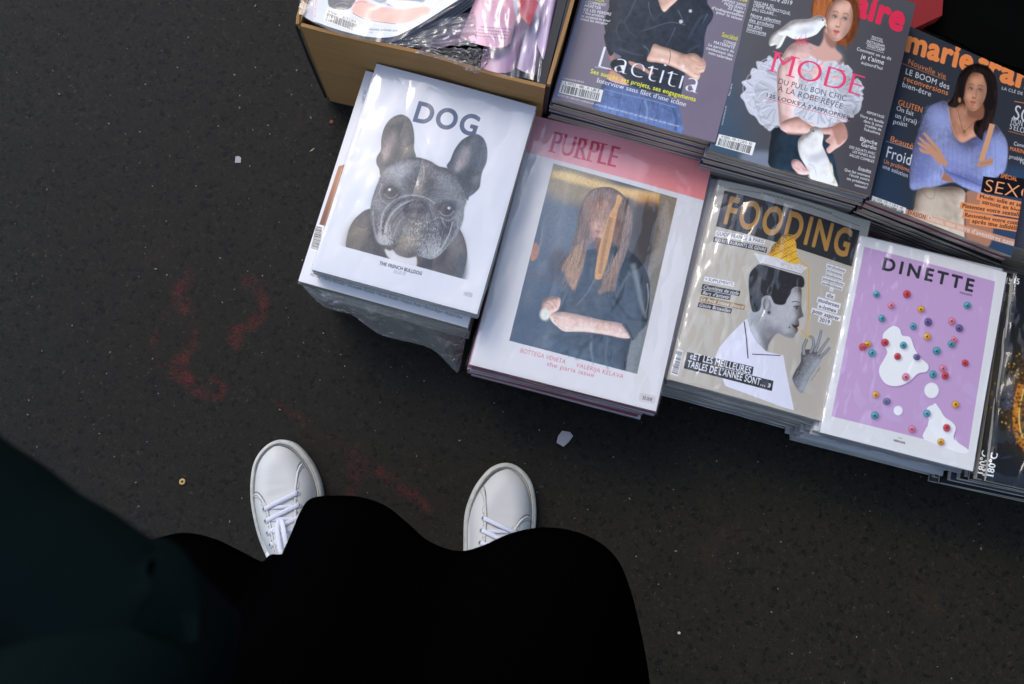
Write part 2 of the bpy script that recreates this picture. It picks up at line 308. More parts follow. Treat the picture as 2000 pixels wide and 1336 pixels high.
    for x, y in ring[::1]:
        th = math.atan2(y-880, x-700); segs.append((np.array([[x, y], [x+7*math.cos(th+.4), y+7*math.sin(th+.4)], [x+13*math.cos(th+.6), y+13*math.sin(th+.6)]]), 3, .6))
    P.put(P.quads(segs), (110, 114, 124), .5)
    P.contrast([(430, 330), (1120, 440), (1110, 850), (1000, 1300), (270, 1115), (330, 900)], 1.75, .42)
    K = (26, 58, 104)
    P.text('DOG', (664, 374), (1044, 468), 112, K, bold=.03, track=.04)
    P.text('THE FRENCH BULLDOG', (477, 1209), (724, 1271), 19, (26, 30, 46), bold=.035); P.text('ISSUE 05', (557, 1258), (629, 1273), 19, (120, 128, 148))
    P.text('16€00', (962, 1385), (1013, 1400), 24, (96, 104, 124))
    P.grain(.012); return P.image('print_dog')

def art_choc():
    P = Paint((500, 660), [(400, 85), (1346, 341), (988, 1575), (8, 1304)], (214, 220, 236), (212, 216, 230))
    P.grad([(242, 640), (500, 560), (350, 1040), (130, 976)], (168, 120, 92), (112, 74, 54), [(240, 650), (150, 980)])
    P.line([(262, 650), (160, 990)], 5, (214, 170, 140), .6, 2)
    P.barcode([(150, 985), (140, 1140), (75, 1120), (110, 978)], None)
    P.text("L'ART DU", (390, 275), (402, 200), 14, (30, 30, 36)); P.text('Marchal • Pierre Marcolini • Christophe Michalak • Nicolas Paciello • François Pralus • Patrick Roger • Richard Sève', (74, 1272), (955, 1524), 16, (52, 50, 56), slant=.3, serif=.6, bold=.0)
    P.grain(.01); return P.image('print_chocolate')

def art_purple():
    P = Paint((760, 1060), [(302, 54), (1030, 235), (794, 1261), (35, 1068)], (208, 216, 238), (208, 214, 234))
    W = (208, 214, 234)
    P.grad([(250, 0), (1100, 180), (1010, 404), (245, 196)], (230, 166, 188), (224, 138, 148), [(300, 60), (1000, 330)])
    for ch, a, b in (('PURPLE', (355, 200), (630, 268)),): P.text(ch, a, b, 84, (190, 40, 84), bold=-.010, fat=1.9, serif=.8)
    ph = [(378, 250), (882, 391), (718, 1108), (197, 972)]
    P.setclip(ph, False)
    P.grad(ph, (92, 112, 138), (58, 82, 112), [(380, 400), (260, 900)])
    P.fill([(500, 300), (820, 370), (800, 620), (700, 700), (560, 600), (480, 450)], (72, 72, 78), .9, 30); P.fill([(370, 240), (600, 300), (560, 420), (360, 380)], (150, 142, 124), .9, 28)
    P.line([(372, 292), (480, 318), (600, 350), (720, 378), (812, 392)], 26, (232, 198, 140), .9, 11, 42); P.blob(765, 400, 60, 26, (196, 142, 66), .9, 12, .8); P.blob(450, 305, 60, 16, (226, 206, 160), .8, 14, .8)
    P.line([(378, 340), (520, 372), (640, 392)], 14, (150, 140, 116), .6, 8)
    P.grad([(816, 360), (900, 380), (740, 1120), (640, 1100), (750, 760)], (134, 124, 112), (118, 130, 142), [(840, 400), (700, 1050)])
    P.fill([(700, 440), (810, 420), (770, 650), (730, 640)], (62, 56, 54), .8, 14); P.blob(400, 655, 42, 60, (58, 58, 74), .8, 10, .5); P.line([(280, 700), (400, 730), (460, 760)], 12, (98, 76, 84), .5, 6)
    P.fill([(285, 640), (290, 590), (305, 572), (318, 590), (314, 625), (298, 645)], (206, 142, 104), .95, 3); P.blob(330, 500, 40, 150, (60, 84, 116), .5, 10, .8)
    coat = [(500, 610), (470, 660), (430, 720), (400, 790), (372, 850), (350, 930), (320, 990), (420, 1040), (560, 1080), (660, 1100), (680, 1030), (700, 960), (755, 905), (766, 850), (770, 760), (765, 715), (740, 660), (690, 610), (630, 590)]
    P.form(coat, (54, 74, 96), 40, .7, (.6, -.6), 3, .2, .12); P.setclip(coat, True, 3)
    for pts, w, c in (([(700, 660), (720, 740), (735, 820), (755, 880)], 22, (128, 142, 160)), ([(690, 690), (650, 760), (620, 830)], 12, (108, 124, 144)), ([(560, 690), (520, 770), (470, 830)], 5, (120, 136, 154)), ([(535, 950), (530, 1000), (540, 1070)], 12, (120, 134, 150)), ([(600, 960), (590, 1030), (600, 1090)], 10, (84, 100, 118)),
                      ([(440, 760), (420, 800), (410, 830)], 9, (110, 126, 146)), ([(640, 620), (620, 700), (600, 760)], 8, (26, 36, 50)), ([(480, 650), (440, 760), (400, 900)], 22, (30, 44, 60)), ([(560, 940), (500, 1000), (470, 1050)], 20, (28, 42, 58)), ([(620, 790), (660, 850), (700, 890)], 18, (24, 34, 48)), ([(760, 740), (764, 800), (755, 860)], 6, (150, 160, 176)), ([(480, 960), (450, 1000), (440, 1040)], 8, (66, 84, 104))): P.line(pts, w, c, .75, w*.35, w*.4)
    P.setclip(ph, False)
    # hair, face
    hb = [(575, 348), (530, 362), (500, 400), (484, 450), (470, 520), (455, 590), (432, 640), (402, 668), (420, 700), (440, 740), (462, 768), (480, 720), (505, 650), (520, 580), (600, 560), (640, 600), (610, 680), (575, 740), (556, 782), (600, 770), (626, 768), (640, 700), (665, 640), (690, 560), (700, 480), (690, 420), (660, 380), (620, 352)]
    P.form(hb, (108, 98, 104), 26, .7, (-.4, -.8), 3, .45, .08); P.setclip(hb, True, 4)
    P.blob(560, 400, 80, 50, (138, 118, 116), .9, 0, .7); P.fur(1100, hb, lambda x, y: 1.75 if x < 560 else 1.8, 70, 1.7, (176, 154, 142), .5, .1); P.fur(1100, hb, lambda x, y: 1.75, 70, 1.7, (66, 54, 58), .5, .1); P.fur(160, [(430, 600), (500, 560), (500, 700), (450, 760)], lambda x, y: 1.9, 60, 1.8, (212, 176, 144), .5, .1)
    P.setclip(ph, False)
    P.fur(70, [(420, 600), (520, 560), (500, 700), (440, 720)], lambda x, y: 2.0, 70, 1.5, (164, 134, 114), .7, .12); P.fur(70, [(570, 640), (660, 600), (640, 700), (590, 720)], lambda x, y: 1.8, 70, 1.5, (170, 138, 116), .7, .12)
    P.face(566, 482, 44, 84, 8, (196, 160, 158), 1, (96, 70, 66), (156, 88, 92)); P.setclip(ph, False); P.fill([(600, 400), (650, 420), (640, 560), (604, 560), (612, 480)], (120, 94, 82), .9, 5)
    P.fur(240, [(500, 385), (615, 385), (612, 500), (570, 470), (520, 470)], lambda x, y: 1.75, 62, 1.6, (140, 112, 102), .65, .15); P.fur(90, [(520, 400), (600, 400), (600, 540), (560, 520)], lambda x, y: 1.8, 60, 1.3, (196, 160, 132), .5, .12)
    P.fill([(545, 556), (575, 560), (585, 600), (560, 620)], (120, 84, 76), .9, 4); P.fur(40, [(520, 405), (610, 410), (600, 440), (530, 440)], lambda x, y: 1.6, 50, 3, (130, 102, 90), .7, .2)
    P.fill([(638, 380), (654, 384), (655, 402), (640, 440), (632, 480), (622, 530), (610, 590), (596, 650), (580, 700), (570, 722), (546, 716), (552, 660), (562, 600), (580, 530), (606, 460), (628, 420)], (202, 158, 108), 1, 1.5)
    P.line([(612, 470), (594, 540), (578, 620), (566, 700)], 16, (160, 124, 84), .8, 3); segs = [(np.array([(560+k*.0+((720-y)*.16), y), (584+((720-y)*.16), y+8.)]), 2, 2) for k, y in enumerate(range(470, 716, 8))]; P.put(P.quads(segs), (96, 72, 50), .5)
    # arms
    P.form([(360, 866), (400, 856), (440, 860), (500, 872), (580, 890), (650, 902), (668, 920), (692, 958), (660, 962), (600, 950), (520, 938), (470, 936), (420, 934), (392, 914), (372, 896)], (222, 198, 200), 16, .3, (-.2, -1), 1.5, .14)
    P.line([(400, 926), (480, 934), (600, 948), (680, 962)], 8, (168, 134, 130), .3, 5); P.line([(380, 890), (400, 905)], 3, (170, 136, 132), .8, 1); P.line([(374, 876), (398, 884)], 3, (170, 136, 132), .8, 1); P.line([(390, 906), (412, 920)], 3, (160, 126, 122), .8, 1)
    P.form([(328, 860), (334, 812), (360, 797), (398, 796), (406, 812), (398, 845), (372, 862), (350, 880), (330, 882)], (212, 180, 178), 12, .6); P.line([(345, 815), (368, 830), (380, 850)], 3, (160, 120, 118), .8, 1); P.line([(360, 802), (380, 820), (392, 840)], 3, (160, 120, 118), .7, 1)
    P.blob(343, 866, 20, 24, (238, 236, 240), 1, 0, .3); P.fill([(655, 900), (700, 890), (758, 900), (735, 930), (700, 972), (680, 940)], (66, 82, 100), .95, 3); P.line([(668, 902), (690, 940), (702, 970)], 5, (20, 28, 40), .9, 2)
    P.grain(.05, 3); P.grain(.03); P.setclip()
    R = (196, 86, 108)
    P.text('BOTTEGA VENETA', (240, 1019), (425, 1067), 17, R, bold=-.004); P.text('VALERIJA KELAVA', (468, 1079), (661, 1127), 17, R, bold=-.004); P.text('the paris issue', (349, 1074), (543, 1122), 17, R, bold=-.004)
    P.fill([(732, 1184), (790, 1196), (794, 1204), (790, 1226), (782, 1232), (728, 1220), (724, 1212), (727, 1190)], (196, 198, 212), 1, 0, False); P.text('30.00€', (737, 1211), (780, 1221), 14, (40, 42, 60), bold=.01)
    P.line([(300, 60), (38, 1060)], 7, (190, 170, 196), .8, 2); return P.image('print_pink_band')

def art_food():
    P = Paint((600, 800), [(301, 50), (1026, 244), (817, 1202), (66, 998)], (216, 220, 230), (186, 182, 172))
    P.box([(660, 700), (960, 400), (820, 1210), (600, 1150)], (178, 175, 168), .6, 40)
    BK = (30, 32, 36)
    P.box([(327, 104), (974, 290), (937, 460), (287, 273)], BK)
    P.text('FOODING', (316, 256), (922, 416), 122, (176, 132, 62), bold=.03, track=.07)
    P.line([(325, 90), (500, 122)], 1.6, BK, smooth=False); P.line([(838, 222), (975, 268)], 1.6, BK, smooth=False)
    P.text('LE GUIDE QUI PAIE SES ADDITIONS (ET QUI LE PROUVE SUR LEFOODING.COM)', (505, 126), (835, 219), 8.5, BK, bold=.02)
    WH = (228, 231, 242)
    P.box([(287, 292), (516, 341), (511, 364), (281, 318)], WH); P.text('GUIDE FRANCE & PARIS', (287, 314), (508, 359), 17, BK, bold=.0)
    P.box([(277, 324), (525, 379), (521, 403), (273, 346)], BK); P.text('800 RESTAURANTS DE GENRE', (279, 343), (518, 397), 15, WH, bold=.018)
    # plate, noodles
    P.fill([(462, 403), (530, 416), (640, 440), (721, 471), (700, 484), (684, 502), (600, 480), (492, 455)], (216, 218, 226), smooth=False); P.line([(495, 452), (600, 478), (685, 500)], 3, (60, 60, 64), .8); P.line([(500, 460), (600, 486), (680, 506)], 6, (225, 227, 236), .9); P.fur(120, [(560, 430), (710, 465), (690, 490), (600, 470)], lambda x, y: 0, 4, 2, (60, 60, 64), .6)
    nd = [(531, 414), (540, 392), (552, 366), (575, 350), (596, 322), (625, 317), (645, 322), (660, 352), (664, 390), (670, 420), (680, 438), (664, 456), (620, 446), (580, 428)]
    P.form(nd, (232, 172, 38), 24, .7); P.setclip(nd)
    for k in range(20):
        y0 = 318+k*7.2; xs = np.linspace(515, 700, 16); P.line(np.c_[xs, y0+7*np.sin(xs*.13+k*1.3)+(xs-600)*.22], 2.2, (112, 72, 14), .85)
    P.fur(160, nd, lambda x, y: .3, 12, 2, (255, 210, 90), .7, 1.2); P.setclip()
    # head
    face = [(640, 580), (660, 565), (688, 568), (692, 600), (690, 640), (694, 672), (702, 698), (690, 706), (676, 712), (680, 726), (682, 742), (674, 754), (676, 768), (662, 786), (655, 800), (636, 804), (606, 794), (578, 782), (556, 800), (535, 832), (524, 866), (480, 826), (446, 770), (438, 712), (450, 676), (500, 640), (560, 600)]
    P.form(face, (178, 181, 190), 34, .7, (.7, -.5), 1.5, .45); P.setclip(face)
    for a in ((480, 730, 40, 70, (140, 142, 150), .8, -20), (570, 780, 60, 26, (122, 124, 132), .8, 20), (600, 690, 40, 50, (190, 193, 202), .8), (660, 620, 24, 30, (200, 203, 212), .8), (648, 700, 14, 22, (196, 200, 208), .7), (520, 830, 20, 50, (110, 112, 120), .8, -20), (640, 790, 30, 12, (130, 132, 140), .8)): P.blob(*a[:6], a[6] if len(a) > 6 else 0, .8)
    P.setclip(); P.fur(500, face, lambda x, y: 1., 4, 2, (90, 92, 100), .4)
    P.fill([(438, 530), (446, 495), (470, 468), (494, 456), (560, 474), (640, 496), (690, 510), (704, 530), (703, 556), (690, 566), (664, 562), (644, 574), (636, 598), (622, 620), (612, 642), (590, 648), (560, 640), (544, 610), (524, 604), (502, 618), (498, 650), (488, 676), (458, 680), (446, 640), (440, 590)], (26, 26, 29), 1, 1)
    P.fur(160, [(440, 500), (690, 510), (620, 620), (450, 660)], lambda x, y: 1., 10, 1.6, (80, 82, 88), .5)
    P.blob(524, 646, 23, 40, (150, 153, 162), 1, -8, .2); P.line([(518, 620), (510, 645), (520, 672)], 5, (66, 68, 74), .9, 1); P.line([(534, 625), (540, 650), (528, 670)], 4, (84, 86, 92), .9, 1); P.blob(535, 684, 9, 9, (30, 30, 34), 1)
    P.line([(644, 634), (660, 630), (682, 634)], 4, (60, 60, 66), .9); P.line([(652, 656), (668, 652), (682, 654)], 4, (28, 28, 32)); P.blob(668, 660, 6, 7, (28, 28, 32)); P.line([(662, 668), (672, 668)], 2, (90, 90, 96)); P.fill([(644, 738), (660, 742), (678, 740), (672, 750), (676, 758), (660, 756)], (44, 42, 46)); P.blob(634, 753, 4, 4, (36, 36, 40)); P.line([(686, 700), (676, 712), (670, 712)], 3, (84, 86, 92))
    P.line([(674, 432), (700, 452), (723, 473), (725, 640), (726, 800)], 5, (226, 172, 44), smooth=False); P.line([(726, 800), (672, 752)], 5, (226, 172, 44), smooth=False)
    SH = (222, 226, 246)
    P.fill([(418, 722), (432, 712), (446, 770), (480, 826), (524, 868), (592, 882), (606, 884), (620, 960), (660, 1145), (590, 1125), (330, 1030), (280, 900), (300, 850), (350, 790)], SH, smooth=False)
    P.line([(418, 726), (428, 800), (437, 900)], 5, (50, 54, 64)); P.line([(457, 880), (592, 886)], 4, (40, 44, 54))
    # hand
    HG = (132, 136, 143)
    P.form([(652, 1002), (664, 960), (690, 915), (694, 870), (720, 856), (760, 862), (792, 886), (790, 912), (764, 950), (735, 992), (696, 1064)], HG, 26, .8)
    for p, w in (([(706, 880), (704, 845), (720, 806)], 20), ([(736, 872), (752, 838), (748, 802), (730, 794)], 16), ([(758, 868), (776, 820), (790, 764)], 17), ([(772, 880), (800, 840), (828, 800)], 16), ([(780, 895), (808, 872), (832, 844)], 16)): P.line(p, w, (88, 91, 98), 1, 0, w*.7); P.line(p, w*.62, (150, 154, 162), 1, 1, w*.4)
    P.fur(300, [(655, 1000), (690, 920), (700, 870), (780, 890), (760, 950), (700, 1055)], lambda x, y: 2.1, 8, 1.4, (72, 75, 82), .45, .2); P.fur(200, [(655, 1000), (690, 920), (700, 870), (780, 890), (760, 950), (700, 1055)], lambda x, y: 2.1, 8, 1.4, (200, 204, 212), .45, .2)
    P.text('... with lips in English', (738, 1014), (788, 940), 7, BK)
    for t, c, l in (('rétrofoodisme', (859, 470), 92), ('inclusivisme', (853, 490), 80), ('biosélytisme', (850, 511), 80), ('pastapatridisme', (846, 532), 106), ('paniférichisme', (840, 553), 100), ('—', (838, 570), 12)): P.ctext(t, c, l, 11, BK, boxc=WH, serif=.8, bold=.012)
    for t, c, l in (('dix', (832, 601), 34), ('modernes', (825, 634), 108), ('«-isme»', (820, 660), 90), ('pour aspirer', (812, 690), 136), ('2019', (806, 719), 54)): P.ctext(t, c, l, 17, BK, boxc=WH, serif=.8, bold=.016)
    P.ctext('+ SUPPLÉMENTS', (300, 536), 132, 14, BK, slope=.22, boxc=WH)
    for t, c, l, b in (('Chambres de style', (309, 576), 170, BK), ("Bars d'auteur", (285, 599), 128, BK), ('Le Petit Suisse illustré', (315, 638), 205, (150, 124, 72)), ('Guide Bruxelles', (280, 660), 150, BK)): P.ctext(t, c, l, 15, WH, slope=.21, boxc=b, slant=.25, serif=.7, bold=.012)
    P.box([(150, 868), (464, 940), (458, 978), (143, 906)], BK); P.box([(141, 906), (560, 1006), (552, 1054), (134, 946)], BK)
    P.text('«ET LES MEILLEURES', (160, 900), (449, 973), 30, WH, bold=.025); P.text("TABLES DE L'ANNÉE SONT… »", (148, 938), (545, 1040), 30, WH, bold=.025)
    P.barcode([(98, 852), (72, 972), (106, 984), (132, 862)][::1], None)
    P.grain(.012); return P.image('print_food_guide')

def art_dinette():
    P = Paint((560, 760), [(239, 47), (924, 221), (759, 1146), (51, 964)], (212, 208, 222), (214, 209, 219))
    pur = [(258, 100), (868, 262), (740, 1048), (105, 890)]
    P.box(pur, (186, 150, 198)); P.setclip(pur, False)
    WH = (228, 224, 236)
    blobs = [[(395, 470), (420, 485), (432, 515), (468, 524), (488, 575), (515, 618), (552, 652), (545, 682), (505, 692), (462, 730), (410, 750), (360, 742), (330, 705), (326, 665), (350, 620), (362, 590), (345, 552), (343, 510), (368, 482)],
             [(575, 838), (603, 852), (630, 893), (665, 918), (682, 945), (672, 988), (692, 1012), (742, 1050), (700, 1060), (540, 1000), (542, 950), (562, 920), (545, 885), (548, 852)]]
    for b in blobs: P.fill([(x+4, y+5) for x, y in b], (140, 98, 160), .8, 4); P.fill(b, WH)
    P.setclip()
    P.fill([(x, y) for x, y in blobs[1][:-4]+[(540, 985)]], WH); P.fill([(680, 985), (692, 1012), (745, 1052), (735, 1046), (690, 1034)], WH)
    for x, y, r in ((568, 770, 34), (413, 864, 21)): P.blob(x+3, y+4, r, r, (140, 98, 160), .7, 0, .2); P.blob(x, y, r, r*1.06, WH, 1, 0, .06)
    C = dict(t=(70, 150, 172), r=(206, 52, 66), p=(226, 120, 150), o=(232, 158, 40), v=(98, 84, 146))
    for k, x, y in (('t', 313, 323), ('r', 454, 323), ('p', 381, 376), ('o', 519, 393), ('t', 338, 436), ('v', 552, 453), ('t', 483, 473), ('p', 662, 449), ('v', 698, 481), ('t', 736, 375), ('o', 547, 521), ('t', 662, 555), ('p', 674, 535), ('r', 352, 548), ('t', 437, 561), ('o', 273, 555), ('r', 250, 568), ('t', 293, 597), ('r', 410, 613), ('v', 499, 616), ('t', 592, 587), ('r', 726, 643), ('p', 621, 669), ('r', 632, 703), ('t', 575, 696), ('p', 448, 708), ('o', 309, 791), ('v', 360, 822), ('t', 306, 887), ('o', 681, 836), ('t', 547, 878), ('p', 478, 951), ('r', 640, 945), ('o', 613, 1010)):
        c = C[k]; d = tuple(v*.62 for v in c); l = tuple(min(255, v*1.18+14) for v in c)
        q = P.rs.uniform(.88, 1.1); e = P.rs.uniform(.88, 1.06); ro = P.rs.uniform(0, 180); ox, oy = P.rs.uniform(-1.8, 1.8, 2); P.blob(x+7, y+8, 17*q, 15*q, (110, 72, 130), .6, 0, .6); P.blob(x, y, 17*q, 17*q*e, d, 1, ro, .14); P.blob(x-1, y-2, 15*q, 14*q*e, c, 1, ro, .3); P.blob(x-5, y-7, 8, 4.5, l, .85, -20, .6); P.blob(x+6, y+8, 7, 4, d, .6, -20, .6); P.blob(x+ox, y+oy, 5.5*q, 6.8*q*e, tuple(v*.4 for v in c), 1, ro, .3); P.fur(9, [(x-13, y-13), (x+13, y-13), (x+13, y+13), (x-13, y+13)], lambda a, b: a, 4, 2, d, .6)
    P.text('DINETTE', (335, 205), (764, 312), 54, (26, 26, 34), bold=.035, track=.17)
    P.text('MAGAZINE', (700, 318), (758, 332), 8, (26, 26, 34), bold=.03); P.text('015', (413, 993), (432, 998), 7, (90, 86, 96)); P.text('MÉMOIRE', (391, 1006), (446, 1020), 9, (30, 30, 38), bold=.04)
    P.grain(.012); return P.image('print_lilac')

def art_elle():
    P = Paint((640, 830), [(542, -760), (1821, -409), (1402, 1168), (81, 798)], (222, 224, 240), (120, 112, 132))
    P.grad([(81, 798), (542, -760), (640, -760), (170, 830)], (100, 112, 160), (120, 112, 132), [(90, 700), (180, 725)]); P.line([(143, 822), (330, 140), (400, -120)], 2, (90, 82, 112), .7)
    P.box([(900, 900), (1500, 600), (1500, 1200), (900, 1100)], (116, 100, 128), .5, 120)
    jn = [(490, 690), (560, 640), (700, 690), (860, 760), (1000, 790), (1095, 840), (1125, 930), (1136, 1000), (1130, 1095), (900, 1030), (600, 950), (415, 885), (440, 800)]
    P.form(jn, (88, 110, 166), 60, .5, (-.5, -.6), 2, .3, .08); P.setclip(jn)
    P.fur(900, jn, lambda x, y: 1.7, 30, 3, (130, 152, 204), .3); P.fur(700, jn, lambda x, y: 1.7, 26, 3, (46, 62, 110), .35)
    for p, w, c in (([(640, 760), (620, 850), (600, 950)], 5, (48, 62, 110)), ([(820, 800), (790, 900), (780, 990)], 6, (44, 58, 104)), ([(940, 830), (930, 930), (900, 1040)], 5, (48, 62, 110)), ([(490, 760), (560, 790), (640, 800)], 5, (50, 66, 112)), ([(880, 840), (980, 880), (1100, 940)], 5, (50, 66, 112)), ([(830, 820), (850, 900), (840, 1000)], 16, (130, 150, 200)), ([(1060, 880), (1090, 980), (1080, 1070)], 26, (60, 78, 130)), ([(500, 730), (690, 780), (870, 820), (1080, 880)], 5, (150, 170, 214))): P.line(p, w, c, .7, 2)
    P.setclip()
    P.form([(520, 620), (545, 560), (600, 580), (680, 640), (700, 700), (600, 680), (525, 650)], (206, 152, 140), 20, .6)
    P.fill([(530, 400), (570, 430), (580, 480), (556, 500), (535, 450)], (176, 120, 106), 1, 3); P.fill([(500, 290), (550, 270), (580, 420), (545, 460), (515, 380)], (22, 26, 36), 1, 3)
    jk = [(545, 0), (600, -160), (900, -260), (1290, -60), (1345, 40), (1388, 110), (1380, 165), (1340, 225), (1318, 320), (1312, 420), (1295, 480), (1240, 520), (1165, 600), (1148, 650), (1115, 790), (980, 775), (820, 740), (690, 690), (664, 640), (560, 560), (566, 500), (640, 470), (560, 420), (516, 360), (518, 300), (502, 220), (512, 140), (540, 70)]
    P.form(jk, (32, 40, 54), 60, .9, (-.6, -.7), 2, .3, .18); P.setclip(jk, True, 2)
    for p, w, c in (([(760, 0), (730, 60), (700, 130), (640, 200)], 14, (72, 86, 104)), ([(860, 20), (870, 100), (900, 170)], 8, (92, 104, 122)), ([(1100, 90), (1130, 150), (1160, 210)], 6, (120, 132, 148)), ([(1160, 212), (1040, 190), (900, 230), (800, 262)], 7, (98, 110, 128)), ([(1080, 230), (1050, 300), (1000, 390)], 7, (96, 108, 124)), ([(640, 160), (600, 240), (620, 320), (680, 350)], 9, (66, 80, 98)), ([(660, 180), (700, 260), (780, 320)], 12, (58, 70, 90)), ([(1300, 130), (1240, 220), (1180, 330)], 22, (64, 80, 100)), ([(1340, 120), (1300, 200)], 12, (88, 104, 124)), ([(620, 400), (720, 440), (820, 460)], 20, (62, 76, 94)), ([(820, 380), (860, 420), (850, 480)], 12, (90, 104, 120)), ([(1180, 430), (1240, 390), (1290, 370)], 18, (58, 72, 92)), ([(700, 560), (820, 610), (960, 640), (1130, 650)], 8, (70, 84, 102)), ([(930, 150), (960, 120), (1040, 90)], 10, (60, 74, 94)), ([(680, 640), (800, 690), (940, 720), (1090, 740)], 5, (58, 70, 88)), ([(1000, 520), (900, 500), (760, 500)], 26, (12, 15, 22)), ([(560, 120), (540, 220), (560, 330)], 18, (12, 15, 22))): P.line(p, w, c, .75, w*.35, w*.35)
    P.fur(500, jk, lambda x, y: 2.0, 26, 3, (84, 98, 118), .2, .5); P.setclip()
    P.form([(985, 105), (950, 40), (930, -100), (1150, -100), (1100, 0), (1040, 60)], (216, 174, 162), 30, .5)
    for x, y, r in ((1124, 184, 14), (1201, 97, 12), (968, 497, 0)): P.blob(x, y, r+1, r+1, (196, 202, 214), 1, 0, .3)
    P.fill([(700, 505), (760, 520), (850, 570), (900, 600), (870, 615), (800, 570), (720, 540)], (196, 146, 134), 1, 2); P.line([(850, 570), (880, 590), (905, 572), (870, 600)], 4, (60, 50, 60)); P.line([(760, 535), (800, 560)], 6, (60, 50, 60), .6)
    arm = [(905, 368), (960, 385), (1030, 405), (1100, 430), (1160, 450), (1200, 442), (1250, 448), (1290, 480), (1320, 515), (1328, 540), (1310, 590), (1285, 600), (1278, 635), (1255, 660), (1215, 640), (1160, 600), (1080, 560), (1000, 530), (930, 515), (850, 500), (875, 430)]
    P.form(arm, (228, 186, 172), 34, .4, (-.2, -1), 2, .16); P.setclip(arm, True, 2); P.line([(850, 505), (1000, 535), (1100, 575), (1240, 660)], 30, (168, 118, 106), .7, 10); P.line([(1160, 455), (1220, 500), (1290, 520)], 10, (200, 150, 138), .7, 4); P.line([(1240, 560), (1280, 570), (1320, 560)], 4, (150, 98, 90), .8, 1); P.line([(1230, 600), (1260, 612), (1285, 600)], 4, (150, 98, 90), .8, 1); P.line([(1240, 520), (1290, 540), (1325, 530)], 4, (160, 108, 98), .7, 1); P.blob(1000, 440, 110, 22, (240, 204, 190), .7, 14, .8)
    P.setclip(); P.line([(1032, 412), (1038, 460), (1026, 530)], 4, (70, 60, 56)); P.line([(1300, 480), (1330, 520)], 8, (226, 140, 150), .7)
    W, Y = (232, 233, 246), (226, 226, 56)
    P.text('Laetitia', (418, 545), (1262, 772), 178, W, bold=-.03, fat=.7); P.line([(425, 548), (528, 567)], 3, W); P.blob(972, 497, 13, 13, W, 1, 0, .2); P.blob(1141, 547, 13, 13, W, 1, 0, .2)
    P.text('Ses succès, ses projets, ses engagements', (385, 597), (1245, 832), 34, Y, bold=.022)
    P.text("Interview sans filet d'une icône", (435, 672), (1165, 872), 36, W, bold=-.01, fat=1, serif=.6)
    P.barcode([(158, 655), (494, 738), (470, 836), (130, 755)], 'L 19753 - 480 - F: 1,80 €')
    P.text('A MONDADORI FRANCE', (165, 645), (335, 680), 13, W); P.text('BELGIQUE 2,90€ - SUISSE 4,50 FS - ALLEMAGNE 4,40€ - AUTRICHE 4,40€ - ESPAGNE 3,20€ - PORTUGAL CONT 3,20€ - GRÈCE 3,20€ - ITALIE 3,20€ - LUX 2,90€ - CANADA 6,50 $C', (120, 778), (1110, 1040), 13, W)
    for t, a, b, c, k in (('LES PROS', (335, -5), (500, 22), 22, Y), ('• COMMENT', (343, 27), (513, 58), 22, W), ('ARRÊTER', (336, 55), (473, 82), 22, W), ('DE LES PERDRE', (330, 88), (556, 133), 22, W), ('• Nos produits', (322, 112), (498, 148), 20, W), ('et accessoires pour', (313, 138), (549, 186), 20, W), ('mieux les dompter', (305, 163), (527, 208), 20, W),
                       ('mode', (1560, -5), (1668, 18), 34, Y), ('JAMAIS SANS', (1462, 12), (1655, 56), 22, W), ('MON JEAN !', (1475, 43), (1650, 87), 22, W), ('25 pages', (1505, 76), (1640, 112), 22, W), ("d'indispensables", (1373, 77), (1634, 142), 22, W), ('pour la saison', (1412, 113), (1626, 170), 22, W),
                       ('CONGÉ', (1470, 348), (1573, 374), 22, W), ('MATERNITÉ', (1390, 358), (1562, 402), 22, W), ('Le parcours du', (1345, 377), (1558, 433), 22, W), ('combattant des', (1328, 404), (1550, 466), 22, W), ('non-salariées', (1348, 442), (1543, 496), 22, W)): P.text(t, a, b, c, k, bold=.014)
    P.text('Société', (1455, 300), (1587, 334), 36, Y, fat=.7, serif=.6)
    P.grain(.02); return P.image('print_leather_jacket')

def ruffles(P, pts, rs, W=(222, 224, 240)):
    for (x, y, r, a) in pts:
        n = 11; t = np.linspace(-.95, .95, n); q = [(x-r*.12*math.cos(a), y-r*.12*math.sin(a))]
        for k, u in enumerate(t): rr = r*(1+.07*math.sin(k*2.3+x)+.06*rs.randn()-.25*abs(u)**3); q.append((x+rr*math.cos(a+u), y+rr*math.sin(a+u)))
        sh = .84+.16*rs.rand(); P.fill([(px+4, py+6) for px, py in q], (70, 72, 92), .35, 7); P.fill(q, tuple(c*sh for c in W), .96, 2.5)
        for k in range(13):
            u = rs.uniform(-.85, .85); rr = r*rs.uniform(.8, .98)*(1-.2*abs(u)**3); b = .12*rs.randn(); P.line([(x+r*.2*math.cos(a+u), y+r*.2*math.sin(a+u)), (x+rr*.6*math.cos(a+u+b), y+rr*.6*math.sin(a+u+b)), (x+rr*math.cos(a+u), y+rr*math.sin(a+u))], rs.uniform(2, 5), ((128, 132, 158), (244, 246, 255), (176, 180, 202))[k % 3], .5, 2.2, rs.uniform(5, 11))
        e = [(x+.97*r*(1-.25*abs(u)**3)*math.cos(a+u)+2*rs.randn(), y+.97*r*(1-.25*abs(u)**3)*math.sin(a+u)+2*rs.randn()) for u in np.linspace(-.9, .9, 14)]; P.line(e, 3, (246, 248, 255), .6, 1.5)

